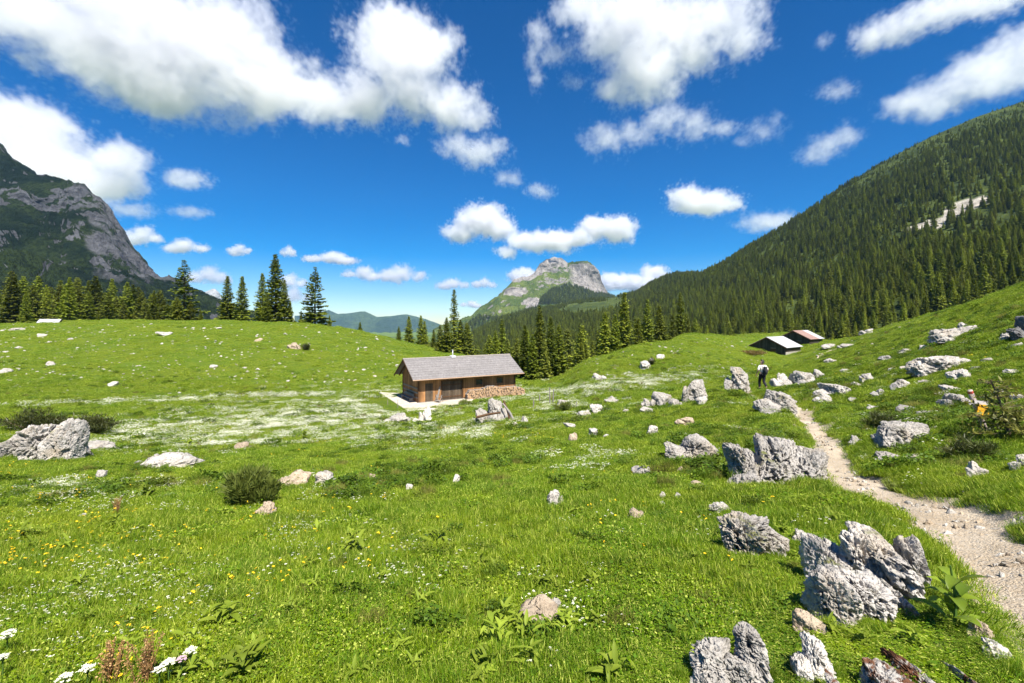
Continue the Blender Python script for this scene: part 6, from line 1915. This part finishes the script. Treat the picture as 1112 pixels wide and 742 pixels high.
# ------------------------------------------------------------------ clouds: real volumes at cloud height
M_cloud = bpy.data.materials.new('cloud_vapour'); M_cloud.use_nodes = True
_t = M_cloud.node_tree; _t.nodes.clear()
_o = _t.nodes.new('ShaderNodeOutputMaterial'); _pv = _t.nodes.new('ShaderNodeVolumePrincipled')
_pv.inputs['Color'].default_value = (.958, .953, .964, 1); _pv.inputs['Density'].default_value = 1.0; _pv.inputs['Anisotropy'].default_value = .35
_t.links.new(_pv.outputs[0], _o.inputs['Volume'])
CN = [0]; TH = .85
def cloud(label, ell, thick=9.0, amp=1.25, nsc=.75, base=1400, vox=1.7, soft=2.2, thr=0.0):
    thick *= TH; amp *= 1.45; soft *= .8; vox *= .8
    us = np.array([e[0] for e in ell], float); vs = np.array([e[1] for e in ell], float)
    vm = vs.mean()
    Y = min(base * F / max(V0 - vm, 1), 13500)
    k = Y / F
    rs = np.random.default_rng(abs(int(us[0] * 3 + vs[0])))
    c = Vector(((us.mean() - U0) * k, Y, (V0 - vm) * k))
    B = []
    for (u, v, a, b) in ell:
        B.append(((u - U0) * k - c.x, rs.uniform(-.25, .25) * a * k, (V0 - v) * k - c.z, a * k * 1.04, max(a * .75, b) * k, b * k * 1.04))
    rv = float(np.mean([e[3] for e in ell])) * k
    me = bpy.data.volumes.new('cloud'); o = bpy.data.objects.new('cloud', me); COL.objects.link(o); o.location = c
    g = bpy.data.node_groups.new('cloud', 'GeometryNodeTree')
    g.interface.new_socket('Geometry', in_out='OUTPUT', socket_type='NodeSocketGeometry')
    N, L = g.nodes.new, g.links.new
    out = N('NodeGroupOutput'); pos = N('GeometryNodeInputPosition')
    def M(op, a, b=None, c_=None):
        n = N('ShaderNodeMath'); n.operation = op
        for i, x in enumerate((a, b, c_)):
            if x is None: continue
            if hasattr(x, 'is_linked'): L(x, n.inputs[i])
            else: n.inputs[i].default_value = x
        return n.outputs[0]
    # warp the position a little so that no ellipsoid shows
    w = N('ShaderNodeTexNoise'); w.inputs['Scale'].default_value = 1 / (rv * 1.7); w.inputs['Detail'].default_value = 3
    off = N('ShaderNodeVectorMath'); off.operation = 'ADD'; L(pos.outputs[0], off.inputs[0]); off.inputs[1].default_value = (CN[0] * 971.3, CN[0] * 313.7, 0)
    CN[0] += 1
    L(off.outputs[0], w.inputs['Vector'])
    wv = N('ShaderNodeVectorMath'); wv.operation = 'MULTIPLY_ADD'; L(w.outputs['Color'], wv.inputs[0]); wv.inputs[1].default_value = (rv * 1.3,) * 3; wv.inputs[2].default_value = (-rv * .65,) * 3
    wp = N('ShaderNodeVectorMath'); wp.operation = 'ADD'; L(pos.outputs[0], wp.inputs[0]); L(wv.outputs[0], wp.inputs[1])
    acc = None
    for (x, y, z, rx, ry, rz) in B:
        s = N('ShaderNodeVectorMath'); s.operation = 'SUBTRACT'; L(wp.outputs[0], s.inputs[0]); s.inputs[1].default_value = (x, y, z)
        d = N('ShaderNodeVectorMath'); d.operation = 'DIVIDE'; L(s.outputs[0], d.inputs[0]); d.inputs[1].default_value = (rx, ry, rz)
        l = N('ShaderNodeVectorMath'); l.operation = 'LENGTH'; L(d.outputs[0], l.inputs[0])
        v = M('SUBTRACT', 1.0, l.outputs['Value'])
        acc = v if acc is None else M('SMOOTH_MAX', acc, v, .22)
    nz = N('ShaderNodeTexNoise'); nz.inputs['Scale'].default_value = 1 / (rv * nsc); nz.inputs['Detail'].default_value = 6; nz.inputs['Roughness'].default_value = .66
    L(off.outputs[0], nz.inputs['Vector'])
    d = M('ADD', acc, M('MULTIPLY', M('SUBTRACT', nz.outputs[0], .5), amp))
    n2 = N('ShaderNodeTexNoise'); n2.inputs['Scale'].default_value = 1 / (rv * nsc * .27); n2.inputs['Detail'].default_value = 5; n2.inputs['Roughness'].default_value = .6; n2.inputs['Distortion'].default_value = .4
    L(off.outputs[0], n2.inputs['Vector'])
    d = M('ADD', d, M('MULTIPLY', M('SUBTRACT', n2.outputs[0], .5), amp * .62))
    d = M('MULTIPLY', M('SUBTRACT', d, thr), soft)
    cl = N('ShaderNodeClamp'); L(d, cl.inputs[0])
    dn = M('MULTIPLY', cl.outputs[0], thick / (2 * rv))
    vc = N('GeometryNodeVolumeCube'); L(dn, vc.inputs['Density'])
    lo = [min(b[i] - b[3 + i] * 1.45 for b in B) for i in range(3)]; hi = [max(b[i] + b[3 + i] * 1.45 for b in B) for i in range(3)]
    vc.inputs['Min'].default_value = lo; vc.inputs['Max'].default_value = hi
    for ax, i in zip('XYZ', range(3)): vc.inputs['Resolution ' + ax].default_value = int(min(520, max(10, (hi[i] - lo[i]) / (vox * k * (1.8 if i == 1 else 1)))))
    sm = N('GeometryNodeSetMaterial'); L(vc.outputs[0], sm.inputs[0]); sm.inputs['Material'].default_value = M_cloud
    L(sm.outputs[0], out.inputs[0])
    md = o.modifiers.new('vapour', 'NODES'); md.node_group = g
    me.materials.append(M_cloud)
    tag(o, label, 'cloud')
cloud('largest grey-bellied cloud filling the sky corner over the crag', [(20, 8, 60, 30), (85, 35, 75, 42), (150, 60, 75, 50), (215, 50, 75, 55), (262, 72, 60, 48), (180, 95, 50, 30), (300, 100, 45, 30), (130, 10, 90, 32), (245, 20, 55, 30), (330, 108, 32, 24)], 7, amp=1.75, soft=1.45)
cloud('white cloud with a raised hump joined to the largest cloud', [(352, 108, 34, 26), (395, 105, 40, 30), (425, 35, 46, 32), (440, 70, 50, 34), (450, 105, 42, 28), (490, 115, 34, 24), (516, 124, 18, 14), (470, 50, 28, 18)], 6.5, amp=1.8, soft=1.5)
cloud('broad low white cloud rising behind the crag', [(15, 130, 46, 26), (30, 165, 62, 36), (60, 140, 26, 14), (75, 195, 55, 26), (135, 178, 28, 24), (115, 200, 40, 18), (-30, 160, 50, 50)], 7, amp=1.8, soft=1.5)
cloud('thin wisp under the low cloud behind the crag', [(140, 228, 26, 8), (120, 220, 20, 7), (205, 230, 22, 6)], 1.4, 2.2, nsc=1.2, soft=.9, thr=.05)
cloud('small shredded cloud above the pair of slender spruces', [(207, 197, 24, 9), (195, 190, 12, 6)], 2.4, 2.0, nsc=1.0, soft=1.0, thr=.02)
cloud('tiny shred of cloud in the far top corner', [(22, 62, 14, 8)], 1.6, 2.0, nsc=1, soft=1.0)
cloud('ragged cloud hanging below the hump-backed cloud', [(495, 158, 20, 12), (520, 165, 28, 15), (540, 160, 14, 10)], 3.2, 2.1, nsc=1.0, soft=1.1, thr=.04)
cloud('dot of cloud under the white hump-backed cloud', [(437, 151, 8, 6)], 1.6, 2.0, nsc=1, soft=1.0)
cloud('small cloud puff, upper of two in mid sky', [(552, 195, 15, 9)], 2.2, 2.0, nsc=1, soft=1.0)
cloud('small cloud puff, lower of two in mid sky', [(586, 208, 15, 8)], 2.2, 2.0, nsc=1, soft=1.0)
cloud('large cloud cut by the top edge above the rocky summit', [(640, 0, 40, 20), (680, 25, 55, 42), (735, 30, 60, 42), (700, 75, 42, 36), (675, 95, 26, 18), (780, 15, 45, 26), (805, 45, 28, 18), (760, 60, 26, 16)], 5.5, amp=1.9, soft=1.3)
cloud('wispy shreds at the side of the large top cloud', [(585, 40, 14, 16), (600, 60, 22, 12), (583, 88, 8, 12), (625, 88, 14, 8), (578, 62, 8, 16)], 2.0, 2.4, nsc=1.0, soft=1.0, thr=.05)
cloud('torn cloud below the large top cloud', [(658, 152, 24, 18), (690, 148, 26, 14), (725, 130, 28, 20), (752, 138, 26, 16), (780, 142, 22, 10)], 2.6, 2.3, nsc=1.0, soft=1.0, thr=.08)
cloud('thin diagonal wisp in the empty blue', [(828, 142, 20, 12), (842, 128, 10, 8), (810, 152, 12, 7)], 1.1, 2.3, nsc=1.2, soft=.8, thr=.08)
cloud('bright small cloud over the end of the forested ridge'.replace(' left', ''), [(745, 214, 20, 13), (765, 222, 34, 11), (790, 224, 16, 7)], 6, 1.7, soft=1.5)
cloud('slanting veil of cloud in the open blue', [(882, 170, 20, 9), (900, 158, 24, 14), (922, 145, 16, 12)], 1.8, 2.2, nsc=1.1, soft=.9, thr=.05)
cloud('faint scrap of cloud high in the open blue', [(908, 100, 20, 9), (895, 45, 10, 8)], 1.3, 2.2, nsc=1.1, soft=.9, thr=.06)
cloud('soft cloud resting on the forested skyline', [(828, 243, 30, 10), (850, 238, 16, 7)], 2.2, 1.9, nsc=1.1, soft=1.0, thr=.02)
cloud('long slanting cloud touching the top corner', [(950, 38, 20, 17), (975, 32, 28, 15), (1005, 18, 34, 14), (1050, 6, 40, 12), (1090, -4, 40, 10)], 3.4, 1.9, nsc=1.1, soft=1.1)
cloud('broad slanting cloud over the shoulder of the forested ridge', [(985, 115, 24, 14), (1010, 108, 32, 20), (1045, 95, 40, 20), (1085, 75, 42, 26), (1125, 55, 40, 34)], 3.6, 1.9, nsc=1.1, soft=1.1)
cloud('bright heaped cloud with a flat base above the rocky summit', [(500, 252, 18, 12), (522, 238, 26, 18), (542, 248, 20, 14), (549, 275, 12, 7), (570, 262, 20, 10), (600, 262, 28, 12), (628, 258, 18, 9), (645, 248, 18, 13), (668, 250, 22, 15)], 9, 1.5, soft=1.9, vox=1.5)
cloud('small white cloud peeping behind the slope of the rocky summit', [(568, 300, 16, 9), (580, 303, 12, 6)], 12, 1.2, vox=1.2)
cloud('white cloud between rocky summit and forested ridge', [(668, 306, 22, 10), (690, 308, 26, 9), (710, 297, 16, 10)], 12, 1.2, vox=1.2)
_sm = [(157, 257, 22, 11, 'round cloud touching the crag flank'), (203, 268, 24, 7, 'flat cloud right by the round cloud at the crag'.replace(' right', '')), (262, 272, 13, 6, 'little oval cloud above the slender spruce pair'), (225, 300, 24, 10, 'cloud seen past the tall airy spruce'),
       (313, 274, 9, 7, 'dot-like cloud touching the tip of the tallest crest spruce'), (357, 281, 28, 7, 'flat long cloud above the solitary layered spruce'), (391, 298, 21, 9, 'neat domed cloud beside the solitary layered spruce'), (440, 298, 26, 10, 'domed cloud midway over the blue ranges'),
       (493, 309, 18, 6, 'low cloud above the gaunt spruce'), (526, 308, 14, 6, 'low cloud beside the summit slope'), (317, 306, 18, 8, 'cloud between the two tallest crest spruces, upper'), (322, 322, 20, 9, 'cloud between the two tallest crest spruces, lower'), (510, 331, 12, 4, 'tiny low cloud at the foot of the summit slope')]
for u, v, a, b, lab in _sm:
    q = (u * 7.3 + v * 3.1) % 1.0; cloud(lab, [(u - a * .55, v + b * .3 * q, a * (.35 + .3 * q), b * (.5 + .3 * q)), (u + a * (.3 - .5 * q), v - b * .15, a * .5, b * (.8 + .2 * q)), (u + a * .6, v + b * (.35 - .2 * q), a * (.55 - .25 * q), b * .6)], 6, 1.7, soft=1.6, vox=1.0)

# ------------------------------------------------------------------ air
def haze():
    m = MB(); m.box((-9800, -70, -262), (9800, 9900, 760))
    mt = bpy.data.materials.new('haze_air'); mt.use_nodes = True
    t = mt.node_tree; t.nodes.clear()
    o = t.nodes.new('ShaderNodeOutputMaterial'); p = t.nodes.new('ShaderNodeVolumePrincipled')
    p.inputs['Color'].default_value = (.34, .60, 1.0, 1); p.inputs['Density'].default_value = HAZE
    t.links.new(p.outputs[0], o.inputs['Volume'])
    tag(m.build('haze', mt), 'thin bluish air over the whole valley', 'haze', kind='stuff')
HAZE = 3.8e-5
haze()

# ------------------------------------------------------------------ light, sky, camera
EL = R(58)
SUN = Vector((.42, -.86, 0)).normalized() * math.cos(EL) + Vector((0, 0, math.sin(EL)))
sl = bpy.data.lights.new('sun', 'SUN'); sl.energy = 4.8; sl.angle = R(.55); sl.color = (1, .955, .88)
so = bpy.data.objects.new('sun', sl); COL.objects.link(so); so.rotation_euler = (-SUN).to_track_quat('-Z', 'Y').to_euler(); so.location = (0, 0, 50)
W = bpy.data.worlds.new('World'); SC.world = W; W.use_nodes = True
nt = W.node_tree
sky = nt.nodes.new('ShaderNodeTexSky'); sky.sky_type = 'NISHITA'; sky.sun_disc = False
sky.sun_elevation = EL; sky.sun_rotation = math.atan2(SUN.x, SUN.y)
sky.altitude = 1600; sky.air_density = 1.0; sky.dust_density = .25; sky.ozone_density = 3.0
hs = nt.nodes.new('ShaderNodeHueSaturation'); hs.inputs['Saturation'].default_value = 1.70; hs.inputs['Value'].default_value = .95; hs.inputs['Hue'].default_value = .507
nt.links.new(sky.outputs[0], hs.inputs['Color']); nt.links.new(hs.outputs[0], nt.nodes['Background'].inputs[0])
nt.nodes['Background'].inputs[1].default_value = .066

cd = bpy.data.cameras.new('camera'); co = bpy.data.objects.new('camera', cd); COL.objects.link(co)
co.rotation_euler = (R(90), 0, 0); cd.sensor_width = 36; cd.lens = 36 * F / 1112
cd.shift_y = -(371 - V0) / 1112
cd.clip_start = .05; cd.clip_end = 80000
SC.camera = co
SC.view_settings.view_transform = 'Standard'; SC.view_settings.look = 'None'; SC.view_settings.gamma = 1; SC.view_settings.exposure = 1.15
SC.render.engine = 'CYCLES'
cy = SC.cycles
cy.max_bounces = 12; cy.diffuse_bounces = 3; cy.glossy_bounces = 2; cy.transmission_bounces = 4; cy.transparent_max_bounces = 8; cy.volume_bounces = 10
cy.use_denoising = True; cy.use_adaptive_sampling = True; cy.adaptive_threshold = .02
cy.caustics_reflective = False; cy.caustics_refractive = False; cy.sample_clamp_indirect = 6
